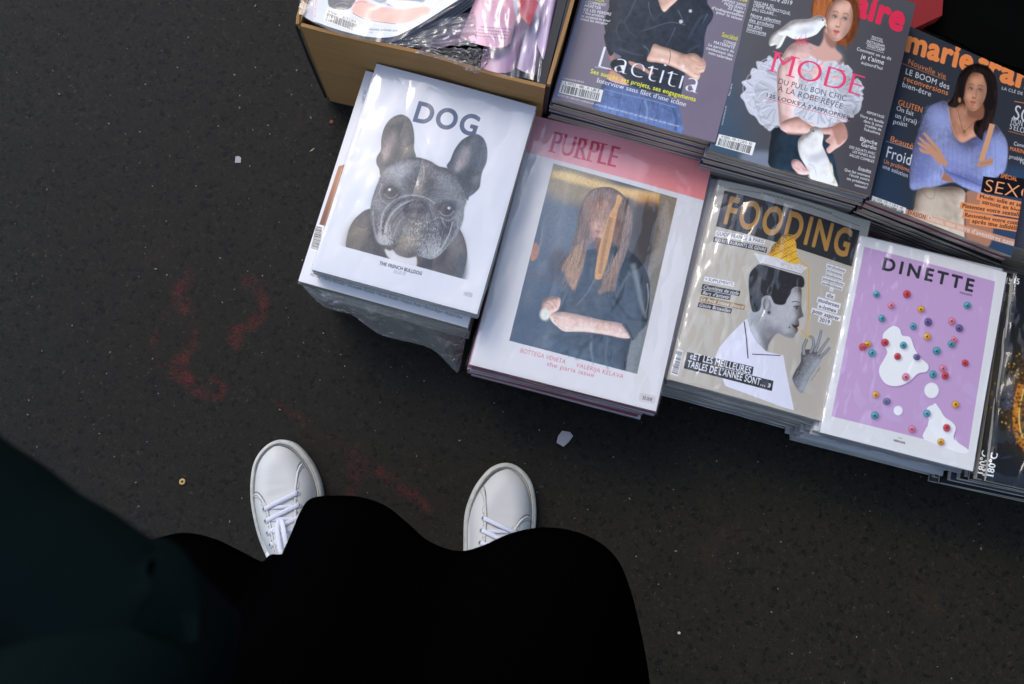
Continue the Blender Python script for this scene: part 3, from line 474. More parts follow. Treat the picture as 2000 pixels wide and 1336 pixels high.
def art_mc():
    P = Paint((640, 840), [(401, -253), (1367, 17), (1076, 1219), (78, 935)], (214, 216, 232), (74, 74, 82))
    P.grad([(81, 940), (401, -253), (800, -150), (500, 1060)], (52, 74, 98), (74, 74, 82), [(100, 700), (420, 640)]); P.fill([(1100, 200), (1350, 200), (1080, 1220), (900, 1150)], (70, 66, 76), .7, 60); P.fill([(300, 950), (480, 960), (470, 1090), (290, 1010)], (124, 134, 158), .8, 20)
    P.blob(840, 330, 60, 40, (86, 120, 144), .5, 0, .8)
    R = (206, 42, 78)
    P.text('marie', (395, -120), (800, 12), 150, R, bold=.05); P.text('claire', (835, 42), (1283, 196), 150, R, bold=.05)
    # skirt
    P.form([(490, 790), (462, 860), (448, 960), (456, 1036), (560, 1062), (700, 1098), (872, 1158), (868, 1050), (846, 960), (800, 880), (700, 820)], (30, 48, 66), 50, .8, (-.8, -.2), 2, .3, .1)
    P.form([(600, 275), (560, 310), (530, 360), (505, 440), (498, 540), (502, 640), (512, 760), (530, 812), (580, 832), (680, 836), (760, 838), (830, 810), (900, 760), (930, 700), (950, 520), (900, 400), (840, 330), (740, 290), (660, 262)], (228, 190, 192), 60, .4, (-.8, -.4), 2, .22)
    P.fill([(900, 380), (870, 420), (930, 560), (960, 500), (930, 420)], (150, 116, 118), .8, 8); P.blob(870, 360, 50, 30, (128, 118, 130), .8, 30, .7)
    P.line([(700, 300), (740, 330), (800, 340)], 10, (170, 128, 124), .6, 5); P.blob(560, 420, 26, 100, (244, 210, 208), .7, 12, .7)
    rs = np.random.RandomState(3)
    L = [(560, 520, 150, 3.5), (560, 600, 190, 2.9), (560, 640, 200, 2.55), (600, 480, 170, 3.3), (600, 700, 160, 2.2), (560, 460, 140, 3.7)]
    ruffles(P, [(560, 470, 120, 3.7), (520, 470, 150, 3.3), (520, 560, 180, 3.0), (500, 560, 215, 2.98), (530, 620, 200, 2.5), (520, 600, 190, 2.2), (540, 640, 150, 1.95), (520, 480, 110, 4.1), (470, 560, 120, 2.9), (500, 660, 120, 2.2)], rs, (206, 210, 230))
    P.form([(505, 430), (500, 540), (504, 660), (514, 770), (540, 818), (620, 836), (650, 800), (625, 740), (640, 600), (650, 480), (640, 380), (560, 360)], (230, 192, 196), 50, .45, (-.8, -.2), 2, .2); P.line([(632, 760), (640, 600), (646, 470), (640, 380)], 22, (180, 138, 142), .6, 8); P.blob(540, 560, 20, 160, (240, 206, 206), .6, 0, .7)
    ruffles(P, [(900, 620, 130, .5), (930, 560, 105, .1), (880, 560, 120, -.5), (820, 640, 150, 1.0), (860, 650, 120, .8), (700, 640, 130, 1.8), (760, 650, 140, 1.5), (690, 560, 90, 2.4), (760, 560, 120, 1.2), (700, 470, 80, 2.2), (760, 500, 110, 1.9), (830, 520, 110, .9), (820, 470, 90, -1.0), (890, 480, 80, -.8), (745, 410, 70, -1.7), (700, 440, 70, -2.0), (780, 440, 80, .9)], rs, (214, 218, 236))
    P.blob(950, 520, 60, 90, (92, 88, 100), .45, 20, .8); P.blob(960, 700, 60, 50, (76, 74, 86), .5, 20, .8)
    # right arm folded, hand
    P.form([(520, 770), (560, 828), (680, 836), (760, 838), (830, 842), (800, 880), (830, 900), (806, 930), (822, 956), (860, 930), (900, 904), (934, 862), (930, 810), (900, 762), (840, 790), (740, 796), (660, 752), (620, 730)], (220, 176, 172), 34, .45, (-.5, -.8), 2, .22); P.fill([(840, 790), (900, 762), (934, 810), (934, 862), (880, 904), (860, 860)], (160, 112, 100), .7, 8); P.line([(560, 830), (680, 838), (770, 838)], 14, (168, 124, 118), .7, 5)
    # head
    P.form([(745, -30), (722, 10), (712, 70), (730, 120), (800, 140), (850, 260), (905, 290), (955, 270), (985, 215), (1004, 150), (1008, 60), (985, -30)], (120, 62, 30), 40, .8, (-.7, -.5), 3, .5, .15); P.fur(260, [(712, -30), (1008, -30), (1000, 180), (930, 280), (720, 110)], lambda x, y: 1.5, 50, 2, (186, 104, 48), .5, .08); P.fur(200, [(712, -30), (1008, -30), (1000, 180), (930, 280), (720, 110)], lambda x, y: 1.5, 50, 2, (44, 20, 10), .6, .08)
    P.fill([(800, 180), (785, 250), (755, 300), (700, 330), (760, 380), (880, 380), (900, 350), (862, 310), (862, 250), (840, 180)], (206, 162, 156), 1, 8); P.fill([(790, 200), (820, 220), (868, 262), (862, 300), (830, 300), (800, 260)], (128, 84, 74), .75, 9)
    P.face(882, 130, 84, 128, 12, (214, 166, 154), 1, (92, 50, 34), (190, 70, 82)); P.fill([(985, 0), (1010, 60), (1006, 160), (975, 235), (940, 270), (958, 190), (972, 100), (960, 20)], (74, 36, 18), .9, 6); P.fur(120, [(960, 0), (1010, 40), (1000, 180), (950, 260)], lambda x, y: 1.7, 60, 2, (130, 72, 34), .5, .1); P.fill([(740, -20), (860, -25), (812, 40), (792, 110), (800, 170), (760, 130), (722, 90)], (138, 72, 34), .9, 6); P.fur(160, [(740, -20), (850, -20), (800, 60), (790, 160), (722, 90)], lambda x, y: 1.75, 60, 2, (206, 126, 66), .5, .12)
    # doves
    def dove(body, tail, beak, eye, feet):
        P.fill([(x+5, y+6) for x, y in body], (60, 60, 76), .5, 8); P.form(tail, (206, 204, 206), 14, .6); P.form(body, (232, 232, 242), 30, .7, (-.5, -.8), 1.5, .35)
        P.setclip(body); xs = [p[0] for p in body]; ys = [p[1] for p in body]; cx, cy = sum(xs)/len(xs), sum(ys)/len(ys)
        P.blob(cx+10, cy+36, 70, 26, (178, 182, 204), .6, -18, .8); P.fur(170, body, lambda x, y: 2.6 if cy < 400 else 1.5, 20, 2, (200, 203, 220), .4, .3); P.setclip()
        P.fill(beak, (232, 190, 180)); P.blob(*eye, 6, 5, (34, 24, 28), 1)
    dove([(802, 132), (790, 112), (765, 102), (735, 106), (700, 122), (640, 126), (590, 134), (540, 170), (500, 205), (520, 222), (560, 226), (600, 246), (650, 248), (700, 236), (745, 216), (775, 180), (796, 158)], [(520, 190), (470, 220), (450, 262), (458, 290), (496, 282), (492, 306), (520, 296), (548, 244), (556, 222)], [(796, 136), (808, 162), (804, 172), (792, 154)], (783, 130), None)
    P.fur(60, [(600, 246), (680, 244), (680, 272), (610, 270)], lambda x, y: .3, 16, 4, (196, 70, 96), .9, .8)
    dove([(700, 806), (720, 792), (752, 794), (778, 815), (786, 850), (780, 900), (800, 950), (826, 1010), (842, 1080), (846, 1128), (800, 1132), (740, 1120), (706, 1100), (680, 1040), (645, 980), (630, 920), (636, 870), (670, 838), (695, 824)], [(700, 1080), (720, 1120), (830, 1150), (876, 1158), (852, 1090), (826, 1010)], [(702, 806), (684, 806), (680, 812), (700, 822)], (724, 818), None)
    P.line([(690, 1020), (730, 1040), (745, 1100)], 4, (180, 184, 204), .8, 1.5); P.line([(820, 1000), (842, 1080), (872, 1150)], 5, (222, 200, 150), .7, 1)
    P.form([(590, 1010), (600, 996), (622, 994), (648, 1010), (672, 1040), (700, 1066), (694, 1086), (660, 1088), (630, 1080), (612, 1062), (594, 1040)], (232, 190, 192), 16, .6); P.line([(600, 1015), (640, 1030), (670, 1060)], 3, (170, 112, 118), .8, 1); P.line([(604, 1042), (640, 1056)], 3, (170, 112, 118), .8, 1)
    PK, DK, W = (222, 66, 112), (40, 40, 54), (222, 224, 238)
    P.text('MODE', (437, 442), (1020, 606), 128, PK, bold=-.022, fat=1.0, serif=.8)
    P.text('DU PULL BON CHIC', (500, 522), (928, 634), 32, DK, bold=-.008, serif=.7); P.text('À LA ROBE RÊVÉE', (500, 568), (905, 682), 32, DK, bold=-.008, serif=.7); P.text("125 LOOKS À S'APPROPRIER", (425, 604), (952, 748), 22, DK, bold=.008, serif=.6); P.line([(418, 612), (952, 756)], 3, PK, smooth=False)
    for t, a, b, c in (('beauté claire 2019', (340, -26), (592, 36), 26), ('MASCARA 3D,', (355, 22), (480, 52), 18), ('CRÈME PROBIOTIQUE,', (350, 42), (583, 98), 18), ('EAU SOLAIRE…', (345, 66), (498, 104), 18), ('Notre sélection', (334, 102), (521, 148), 20), ('des produits', (325, 132), (479, 172), 20), ('les plus', (317, 164), (408, 186), 20), ('innovants', (310, 190), (432, 222), 20)): P.text(t, a, b, c, W, bold=.006)
    for a, b in (((334, 108), (520, 154)), ((325, 138), (478, 178)), ((317, 170), (407, 192)), ((309, 197), (430, 228))): P.line([a, b], 2.2, W, smooth=False)
    for t, c, l, k in (('TEXTOS,', (1123, 244), 78, 17), ('INSTAGRAM,', (1115, 275), 120, 17), ('WHATSAPP', (1112, 302), 112, 17), ('Comment on se dit', (1103, 337), 225, 19), ("je t'aime", (1095, 371), 150, 28), ("aujourd'hui", (1090, 409), 140, 19), ('REPORTAGE', (1113, 714), 114, 15), ('Vivre en famille', (1090, 741), 155, 17), ('dans la zone', (1098, 768), 124, 17), ('irradiée de', (1098, 793), 108, 17), ('Fukushima', (1092, 817), 105, 17), ('Blanche', (1070, 878), 114, 24), ('Gardin', (1072, 909), 100, 24), ('DES SQUATS AVEC', (1030, 936), 170, 15), ('LES PUNKS AUX', (1040, 962), 146, 15), ('SALLES COMBLES', (1027, 985), 160, 15), ('Enquête', (1045, 1056), 82, 17), ('Que fait vraiment', (998, 1077), 164, 16), ("l'école contre", (1012, 1104), 130, 16), ('ses prédateurs', (1000, 1128), 140, 16), ('sexuels?', (1020, 1160), 80, 16)): P.ctext(t, c, l, k, W, slope=.28, bold=.006)
    for c, l in (((1120, 256), 80), ((1112, 289), 122), ((1108, 316), 114), ((1042, 1068), 84)): P.line([(c[0]-l/2, c[1]-l*.14), (c[0]+l/2, c[1]+l*.14)], 2, W, smooth=False)
    P.text('marieclaire.fr', (162, 780), (190, 658), 9, W); P.text('Mars 2019', (206, 598), (226, 522), 9, W)
    P.barcode([(140, 834), (368, 890), (345, 968), (118, 904)], 'M 02054 - 799 - F: 2,30 € - RD')
    P.grain(.02); return P.image('print_dove')

def art_mf():
    P = Paint((640, 820), [(334, 124), (976, 404), (833, 1239), (149, 967)], (222, 225, 238), (50, 54, 64))
    P.grad([(140, 1000), (330, 60), (500, 100), (330, 1100)], (42, 60, 84), (50, 54, 64), [(180, 800), (420, 800)]); P.fill([(700, 850), (950, 850), (920, 1250), (720, 1200)], (52, 78, 112), .8, 30)
    O = (232, 138, 80)
    P.text('marie', (313, 242), (640, 348), 98, O, bold=.045); P.text('france', (664, 352), (1075, 490), 98, O, bold=.045)
    # hair
    hr = [(660, 308), (610, 325), (578, 365), (562, 420), (548, 470), (522, 505), (560, 522), (600, 500), (690, 520), (690, 570), (655, 590), (650, 640), (688, 678), (700, 640), (735, 600), (758, 520), (764, 440), (752, 370), (715, 322)]
    sw = [(522, 502), (470, 500), (430, 525), (405, 580), (380, 650), (358, 720), (345, 800), (340, 870), (346, 915), (400, 912), (470, 900), (545, 880), (600, 905), (690, 938), (715, 880), (770, 850), (800, 820), (812, 740), (805, 680), (775, 630), (742, 600), (700, 640), (640, 668), (590, 690), (545, 640)]
    P.form([(520, 500), (560, 490), (660, 510), (700, 580), (680, 650), (590, 692), (545, 640)], (192, 138, 114), 30, .6); P.blob(650, 560, 40, 40, (130, 82, 64), .7, 0, .8)
    P.form(sw, (140, 150, 200), 60, .7, (-.5, -.8), 5, .35, .06); P.setclip(sw, True, 3)
    for a in ((400, 800, 50, 110, (112, 124, 188), .7, 10), (760, 740, 50, 90, (154, 168, 230), .8), (560, 780, 90, 70, (146, 158, 222), .7), (600, 860, 120, 22, (94, 104, 168), .8, 14), (470, 560, 50, 60, (158, 170, 232), .7), (690, 700, 30, 60, (112, 124, 190), .6)): P.blob(*a[:6], a[6] if len(a) > 6 else 0, .8)
    for k in range(17): P.line([(395+k*22, 640-k*2), (385+k*23, 760), (370+k*24, 900+k*3)], 2.2, (94, 106, 172), .5, 1)
    for k in range(11): P.line([(505+k*3, 770+k*12), (600+k*4, 800+k*10), (720, 850+k*9)], 2.5, (98, 110, 176), .55, 1)
    P.fur(900, sw, lambda x, y: 1.6, 12, 1.6, (176, 188, 244), .4, .8); P.setclip()
    P.fur(160, [(405, 540), (440, 500), (430, 620), (380, 700)], lambda x, y: 3.6, 12, 1.5, (134, 148, 212), .5, .8)
    P.line([(500, 800), (520, 830), (620, 870), (700, 905)], 8, (76, 84, 140), .6, 3)
    P.form(hr, (30, 22, 23), 30, .8, (-.5, -.8), 4); P.fur(160, hr, lambda x, y: 1.6, 60, 3, (70, 48, 44), .5, .2)
    P.fill([(630, 500), (690, 500), (690, 570), (620, 560)], (138, 92, 74), 1, 5); P.face(652, 444, 58, 90, 8, (196, 142, 116), 1, (50, 32, 28), (186, 88, 82)); P.fill([(575, 470), (580, 380), (640, 335), (612, 400), (600, 470)], (26, 19, 21), .95, 4); P.fill([(690, 350), (740, 400), (745, 520), (700, 520), (712, 430)], (26, 19, 21), .95, 5); P.blob(580, 484, 6, 12, (190, 140, 84), .9)
    P.line([(568, 520), (585, 590), (602, 632), (640, 600), (680, 568)], 2, (90, 60, 40), .9); P.blob(602, 637, 7, 8, (110, 76, 44), .9); P.line([(522, 520), (540, 600), (560, 660)], 3, (210, 170, 130), .8)
    P.line([(738, 600), (715, 680), (684, 780)], 26, (214, 160, 124), 1, 1)
    for pts in ([(515, 800), (470, 720), (430, 670), (406, 642)], [(500, 790), (450, 720), (410, 690), (384, 664)], [(500, 790), (440, 730), (400, 705), (378, 690)], [(490, 790), (450, 745), (400, 730), (388, 716)]): P.line(pts, 26, (200, 150, 126), 1, 2, 9)
    P.line([(395, 650), (440, 700), (470, 730)], 2.5, (130, 84, 66), .7, 1); P.fill([(487, 865), (498, 830), (548, 872), (540, 880)], (176, 122, 98), 1, 2)
    P.fill([(660, 800), (685, 778), (735, 764), (742, 774), (735, 796), (690, 806)], (196, 146, 122), 1, 2); P.line([(680, 795), (735, 780)], 2.5, (130, 84, 66), .7, 1)
    P.line([(492, 798), (500, 830), (486, 868)], 10, (158, 170, 230), .8, 2)
    sk = [(385, 915), (470, 908), (560, 905), (606, 930), (612, 1000), (606, 1160), (600, 1190), (350, 1085), (362, 1000)]
    P.form(sk, (198, 184, 172), 40, .5); P.blob(440, 1000, 50, 80, (212, 198, 186), .7, 0, .8); P.line([(395, 920), (430, 958), (455, 955), (462, 912)], 2.5, (120, 106, 98), .8, 1); P.line([(470, 915), (600, 935)], 2, (150, 134, 124), .8)
    P.fill([(610, 935), (690, 950), (735, 1000), (742, 1100), (720, 1190), (640, 1195), (605, 1160)], (176, 128, 108), 1, 3); P.line([(612, 940), (606, 1060), (610, 1180)], 8, (110, 74, 60), .7, 4)
    W = (206, 209, 222)
    P.text('Nouvelle vie', (328, 308), (513, 384), 26, (206, 128, 84)); P.line([(300, 306), (515, 388)], 2, (206, 128, 84), smooth=False)
    for t, a, b, c, k in (('LE BOOM des', (315, 356), (530, 434), 26, W), ('reconversions', (307, 388), (524, 462), 24, O), ('bien-être', (300, 418), (442, 468), 24, W), ('Froid', (219, 758), (345, 802), 52, W), ('Un problème,', (211, 788), (341, 834), 20, O), ('une solution', (206, 812), (329, 860), 20, W), ('LA CLÉ DE VOTRE', (782, 432), (960, 482), 14, W)): P.text(t, a, b, c, k, bold=.004)
    for t, a, b, c, k in (('GLUTEN', (280, 506), (399, 546), 26, O), ('On fait', (272, 532), (356, 562), 22, W), ('un (vrai)', (266, 566), (372, 602), 22, W), ('point', (256, 596), (326, 614), 22, W), ('Beauté', (241, 682), (354, 722), 26, O), ('SO', (834, 572), (925, 602), 66, W), ('MON TEMPS', (826, 592), (960, 640), 26, W), ("S'ÉLOIGNE", (818, 622), (960, 668), 26, W)): P.text(t, a, b, c, k, fat=.8, serif=.5, bold=-.008)
    P.line([(222, 682), (352, 722)], 2, (180, 182, 196), smooth=False); P.line([(816, 634), (960, 672)], 2, O, smooth=False); P.line([(845, 490), (960, 512)], 3, O, smooth=False)
    for t, a, b, c, k in (('Conversation', (840, 702), (960, 730), 18, W), ('MARINA FOÏS', (820, 726), (960, 760), 18, O), ('problème avec', (818, 764), (960, 800), 18, W), ("l'ego", (870, 790), (920, 802), 16, W)): P.text(t, a, b, c, k, bold=.01)
    K = (24, 22, 28)
    P.box([(694, 852), (768, 862), (774, 840), (960, 880), (950, 970), (682, 930)], K)
    P.text('SPÉCIAL', (776, 858), (856, 876), 18, O, bold=.03); P.text('SEXO', (692, 924), (950, 972), 58, (240, 166, 122), bold=-.01)
    for t, a, b, pad in (('Mode: jolie et sexy', (674, 958), (905, 1006), 12), ('surtout en hiver', (686, 984), (885, 1030), 10), ('Pimentez votre sexualité', (590, 1002), (890, 1050), 10), ('Ressoudez votre couple', (602, 1046), (886, 1092), 10), ('après une infidélité', (638, 1076), (880, 1116), 10)):
        a, b = np.array(a), np.array(b); u = (b-a)/np.linalg.norm(b-a)*pad; P.box([a-u+P.up*25, b+u*2+P.up*25, b+u*2-P.up*9, a-u-P.up*9], (236, 150, 100)); P.text(t, a, b, 18, K, fat=.9, serif=.6, bold=.006)
    P.box([(322, 1010), (960, 1190), (950, 1222), (316, 1040)], (222, 160, 130), .75); P.text('ÉVASION', (326, 1034), (414, 1062), 20, K); P.text("Oman, une terre d'aventures nature", (422, 1062), (864, 1194), 22, (226, 214, 214), fat=.9, serif=.6, bold=.004)
    P.barcode([(157, 946), (322, 1006), (312, 1060), (147, 1000)], 'L 15525 - 275 - F: 2,30 € - RD')
    P.grain(.02); return P.image('print_blue_jumper')

def art_degree():
    P = Paint((520, 680), [(962, 222), (1714, 387), (1604, 1362), (826, 1189)], (212, 208, 222), (14, 17, 24)); rs = P.rs
    P.blob(1160, 800, 290, 330, (40, 36, 22), .95, 10, .35); P.blob(1170, 830, 215, 260, (120, 72, 22), .9, 10, .3); P.blob(1190, 830, 150, 190, (206, 140, 52), .9, 10, .5); P.blob(925, 800, 34, 60, (54, 66, 94), .7, 10, .4)
    P.line([(985, 740), (962, 860), (975, 980), (1040, 1080)], 26, (190, 112, 28), .9, 3, 34); P.line([(1000, 760), (978, 870), (990, 980), (1050, 1070)], 6, (250, 200, 110), .8, 2)
    for c, n, r in (((150, 96, 34), 300, 4), ((214, 168, 84), 200, 4), ((22, 18, 12), 700, 7), ((64, 60, 34), 260, 6)):
        for _ in range(n):
            a = rs.rand()*6.28; d = 270*rs.rand()**.6; x, y = 1140+math.cos(a)*d*.95, 820+math.sin(a)*d*1.15; q = [(x+r*rs.uniform(.5, 1.5)*math.cos(t), y+r*rs.uniform(.5, 1.5)*math.sin(t)) for t in np.linspace(0, 5.3, 5)]; P.fill(q, c, .75, 1.5)
    P.line([(985, 560), (975, 700), (965, 900), (1000, 1060)], 5, (206, 186, 130), .0, 2)
    W = (226, 226, 232)
    P.text('15', (914+35, 270), (944+35, 277), 26, W, fat=1.5, serif=1); P.text('hiver 2019', (938, 405), (958, 315), 14, (180, 176, 166), serif=.7)
    P.text('180°C', (856, 1180), (880, 1062), 30, W, fat=1, serif=.9, bold=.012)
    P.grain(.03); return P.image('print_black_food')

def art_weekly():
    P = Paint((700, 460), [(190, -420), (1230, -160), (820, 330), (175, 145)], (205, 215, 238), (200, 212, 236))
    P.fill([(290, 30), (300, -60), (420, -120), (500, -100), (490, -20), (440, 60), (380, 72), (320, 58)], (36, 46, 62), 1, 3); P.line([(330, 40), (380, 20), (430, 30)], 4, (130, 142, 160), .8, 1)
    P.fill([(470, 40), (520, 0), (640, 40), (780, 62), (960, 40), (1000, 90), (900, 140), (760, 165), (560, 135), (460, 90)], (222, 170, 164), 1, 7); P.fill([(560, -60), (900, -40), (960, 10), (800, 44), (640, 20)], (84, 112, 150), 1, 6); P.fill([(700, 0), (900, 10), (960, 40), (780, 60)], (214, 220, 236), 1, 4); P.line([(460, 92), (560, 138), (760, 168)], 5, (60, 34, 44), .8, 1)
    P.line([(455, 30), (520, 10), (560, 20)], 8, (210, 110, 110), .8, 3)
    P.barcode([(278, 58), (505, 150), (490, 232), (255, 140)], 'M 05067 - 1928 - F: 2,30 €')
    P.text('HEBDOMADAIRE 18 FÉVRIER 2019', (520, 208), (770, 222), 12, (50, 50, 66), bold=.02); P.text('MODE - BEAUTÉ - VOYAGE', (515, 226), (600, 232), 9, (70, 70, 86))
    P.line([(208, -200), (183, 140)], 22, (228, 196, 212), .8, 2); P.text('grazia magazine', (198, 120), (212, -60), 9, (190, 80, 110)); return P.image('print_weekly')

def art_pink():
    P = Paint((420, 560), [(1090, -420), (1760, -300), (1520, 340), (1000, 280)], (212, 208, 228), (202, 154, 186))
    P.grad([(1000, -420), (1760, -300), (1600, 340), (950, 300)], (208, 152, 184), (222, 140, 160), [(1300, 0), (1600, -200)]); P.fill([(1590, -60), (1680, -100), (1700, 60), (1640, 150), (1590, 80)], (206, 210, 236), 1, 4); P.fill([(1640, 120), (1760, 40), (1720, 220), (1640, 240)], (190, 24, 44), 1, 4)
    for k, t in enumerate(('*Offre proposée dans les kiosques', 'en France métropolitaine, du premier', "à l'expiration du 15 au 28 février 2019.", 'Dans la limite des stocks disponibles.')): P.text(t, (1345-k*12, 192+k*20), (1565-k*10, 198+k*22+10), 11, (60, 40, 66), bold=.01)
    P.grain(.01); return P.image('print_pink')
# ---------------------------------------------------------------- materials
def mat(name, color=(.5, .5, .5), rough=.6, spec=.5, **k):
    m = bpy.data.materials.new(name); m.use_nodes = True; b = m.node_tree.nodes['Principled BSDF']
    b.inputs['Base Color'].default_value = (*color, 1); b.inputs['Roughness'].default_value = rough; b.inputs['Specular IOR Level'].default_value = spec
    for kk, v in k.items(): b.inputs[kk.replace('_', ' ')].default_value = v
    return m
def node(m, t, **k):
    n = m.node_tree.nodes.new(t)
    for kk, v in k.items():
        if kk.startswith('i_'): n.inputs[kk[2:].replace('_', ' ')].default_value = v
        else: setattr(n, kk, v)
    return n
def link(m, a, b): m.node_tree.links.new(a, b)
def bsdf(m): return m.node_tree.nodes['Principled BSDF']
def ramp(m, src, stops):
    r = node(m, 'ShaderNodeValToRGB'); link(m, src, r.inputs[0]); e = r.color_ramp.elements
    e[0].position, e[0].color = stops[0][0], (*stops[0][1], 1); e[1].position, e[1].color = stops[-1][0], (*stops[-1][1], 1)
    for p, c in stops[1:-1]: x = e.new(p); x.color = (*c, 1)
    return r.outputs[0]
def coords(m, scale=(1, 1, 1), kind='Object'):
    t = node(m, 'ShaderNodeTexCoord'); mp = node(m, 'ShaderNodeMapping'); mp.inputs['Scale'].default_value = scale; link(m, t.outputs[kind], mp.inputs[0]); return mp.outputs[0]
def mixc(m, f, a, b, mode='MIX'):
    n = node(m, 'ShaderNodeMix', data_type='RGBA', blend_type=mode)
    for s, v in ((0, f), (6, a), (7, b)):
        if hasattr(v, 'is_output'): link(m, v, n.inputs[s])
        else: n.inputs[s].default_value = v if s == 0 else (*v, 1)
    return n.outputs[2]
def math_(m, op, a, b=0.):
    n = node(m, 'ShaderNodeMath', operation=op)
    for s, v in ((0, a), (1, b)):
        if hasattr(v, 'is_output'): link(m, v, n.inputs[s])
        else: n.inputs[s].default_value = v
    return n.outputs[0]
def bump(m, h, strength=.3, dist=.001):
    b = node(m, 'ShaderNodeBump', i_Strength=strength, i_Distance=dist); link(m, h, b.inputs['Height']); link(m, b.outputs[0], bsdf(m).inputs['Normal'])
def noise_(m, vec, scale, detail=4, rough=.6):
    n = node(m, 'ShaderNodeTexNoise', i_Scale=scale, i_Detail=detail, i_Roughness=rough); link(m, vec, n.inputs['Vector']); return n.outputs[0]

def mat_print(name, img, rough=.28):
    m = mat(name, rough=rough, spec=.5); t = node(m, 'ShaderNodeTexImage', image=img, interpolation='Cubic', extension='EXTEND')
    link(m, t.outputs[0], bsdf(m).inputs['Base Color'])
    bump(m, noise_(m, coords(m), 9, 3), .35, .004); return m
def mat_pages(name, c0, c1):
    m = mat(name, rough=.8, spec=.2); v = coords(m, (7, 7, 520)); n = noise_(m, v, 1, 4, .8)
    big = noise_(m, coords(m, (4, 4, 190)), 1, 3)
    link(m, mixc(m, .5, ramp(m, n, [(.40, c0), (.58, c1)]), ramp(m, big, [(.35, c0), (.65, c1)])), bsdf(m).inputs['Base Color']); bump(m, n, .6, .0006); return m
def mat_film(name, haze=.03, tint=(.8, .82, .86), crinkle=1., scale=26, refl=.065, rough=.06):
    m = bpy.data.materials.new(name); m.use_nodes = True; N = m.node_tree; N.nodes.clear()
    out = node(m, 'ShaderNodeOutputMaterial'); tr = node(m, 'ShaderNodeBsdfTransparent'); tr.inputs[0].default_value = (.985, .985, .985, 1)
    gl = node(m, 'ShaderNodeBsdfGlossy', i_Roughness=rough); gl.inputs['Color'].default_value = (1, 1, 1, 1); df = node(m, 'ShaderNodeBsdfDiffuse'); df.inputs[0].default_value = (*tint, 1)
    lw = node(m, 'ShaderNodeLayerWeight', i_Blend=.5); fac = math_(m, 'ADD', refl, math_(m, 'MULTIPLY', math_(m, 'POWER', lw.outputs['Facing'], 4.), .35)); v = coords(m, (1, 1, 1))
    v2 = coords(m, (1, .4, 1)); w = noise_(m, v2, scale*.9, 2.5, .5); w1 = noise_(m, v, scale*.45, 2, .5)
    rd = math_(m, 'ABSOLUTE', math_(m, 'SUBTRACT', w, .5)); rd1 = math_(m, 'ABSOLUTE', math_(m, 'SUBTRACT', w1, .5))
    b = node(m, 'ShaderNodeBump', i_Strength=.8*crinkle, i_Distance=.02); link(m, math_(m, 'ADD', rd, rd1), b.inputs['Height'])
    link(m, b.outputs[0], gl.inputs['Normal'])
    m1 = node(m, 'ShaderNodeMixShader', i_Fac=haze); link(m, tr.outputs[0], m1.inputs[1]); link(m, df.outputs[0], m1.inputs[2])
    m2 = node(m, 'ShaderNodeMixShader'); link(m, fac, m2.inputs[0]); link(m, m1.outputs[0], m2.inputs[1]); link(m, gl.outputs[0], m2.inputs[2]); link(m, m2.outputs[0], out.inputs[0])
    return m

# ---------------------------------------------------------------- mesh helpers
def mesh_obj(name, v, f, m, parent=None, uv=None, smooth=False):
    me = bpy.data.meshes.new(name); me.from_pydata([tuple(p) for p in v], [], f); me.update()
    if uv is not None:
        L = me.uv_layers.new(name='UVMap'); idx = np.zeros(len(me.loops), np.int32); me.loops.foreach_get('vertex_index', idx); L.data.foreach_set('uv', np.asarray(uv, np.float32)[idx].ravel())
    if smooth: me.polygons.foreach_set('use_smooth', [True]*len(me.polygons))
    for x in (m if isinstance(m, (list, tuple)) else [m]): me.materials.append(x)
    o = bpy.data.objects.new(name, me); col.objects.link(o); o.parent = parent; return o
def tag(o, label=None, cat=None, group=None, kind=None):
    for k, v in (('label', label), ('category', cat), ('group', group), ('kind', kind)):
        if v: o[k] = v
    return o
def empty(name, loc=(0, 0, 0), rz=0):
    o = bpy.data.objects.new(name, None); o.empty_display_size = .02; o.location = loc; o.rotation_euler = (0, 0, rz); col.objects.link(o); return o
def gridf(nx, ny): return [(j*nx+i, j*nx+i+1, (j+1)*nx+i+1, (j+1)*nx+i) for j in range(ny-1) for i in range(nx-1)]
def tube(pts, r, n=6, flat=None, closed=False):
    """round (or flat: width r, thickness flat) tube along pts -> v, f"""
    P = [Vector(p) for p in pts]; V, F = [], []
    for i, p in enumerate(P):
        a, b = (P[i-1], P[(i+1) % len(P)]) if closed else (P[max(i-1, 0)], P[min(i+1, len(P)-1)])
        t = (b-a).normalized(); s = t.cross(Vector((0, 0, 1))); s = s.normalized() if s.length > 1e-4 else Vector((1, 0, 0)); u = s.cross(t)
        rr = r[i] if isinstance(r, (list, tuple)) else r; ff = flat if flat else rr
        for k in range(n): an = 2*math.pi*k/n+(.78 if n == 4 else 0); V.append(p+s*math.cos(an)*rr+u*math.sin(an)*ff)
    m = len(P)
    for i in range(m if closed else m-1):
        for k in range(n): F.append((i*n+k, i*n+(k+1) % n, ((i+1) % m)*n+(k+1) % n, ((i+1) % m)*n+k))
    if not closed: F += [tuple(range(n))[::-1], tuple(range((m-1)*n, m*n))]
    return V, F
def join(parts):
    V, F = [], []
    for v, f in parts: b = len(V); V += [Vector(p) for p in v]; F += [tuple(i+b for i in q) for q in f]
    return V, F
def prism(poly, z0, z1):
    n = len(poly); V = [(x, y, z0) for x, y in poly]+[(x, y, z1) for x, y in poly]
    return V, [tuple(range(n))[::-1], tuple(range(n, 2*n))]+[(i, (i+1) % n, n+(i+1) % n, n+i) for i in range(n)]

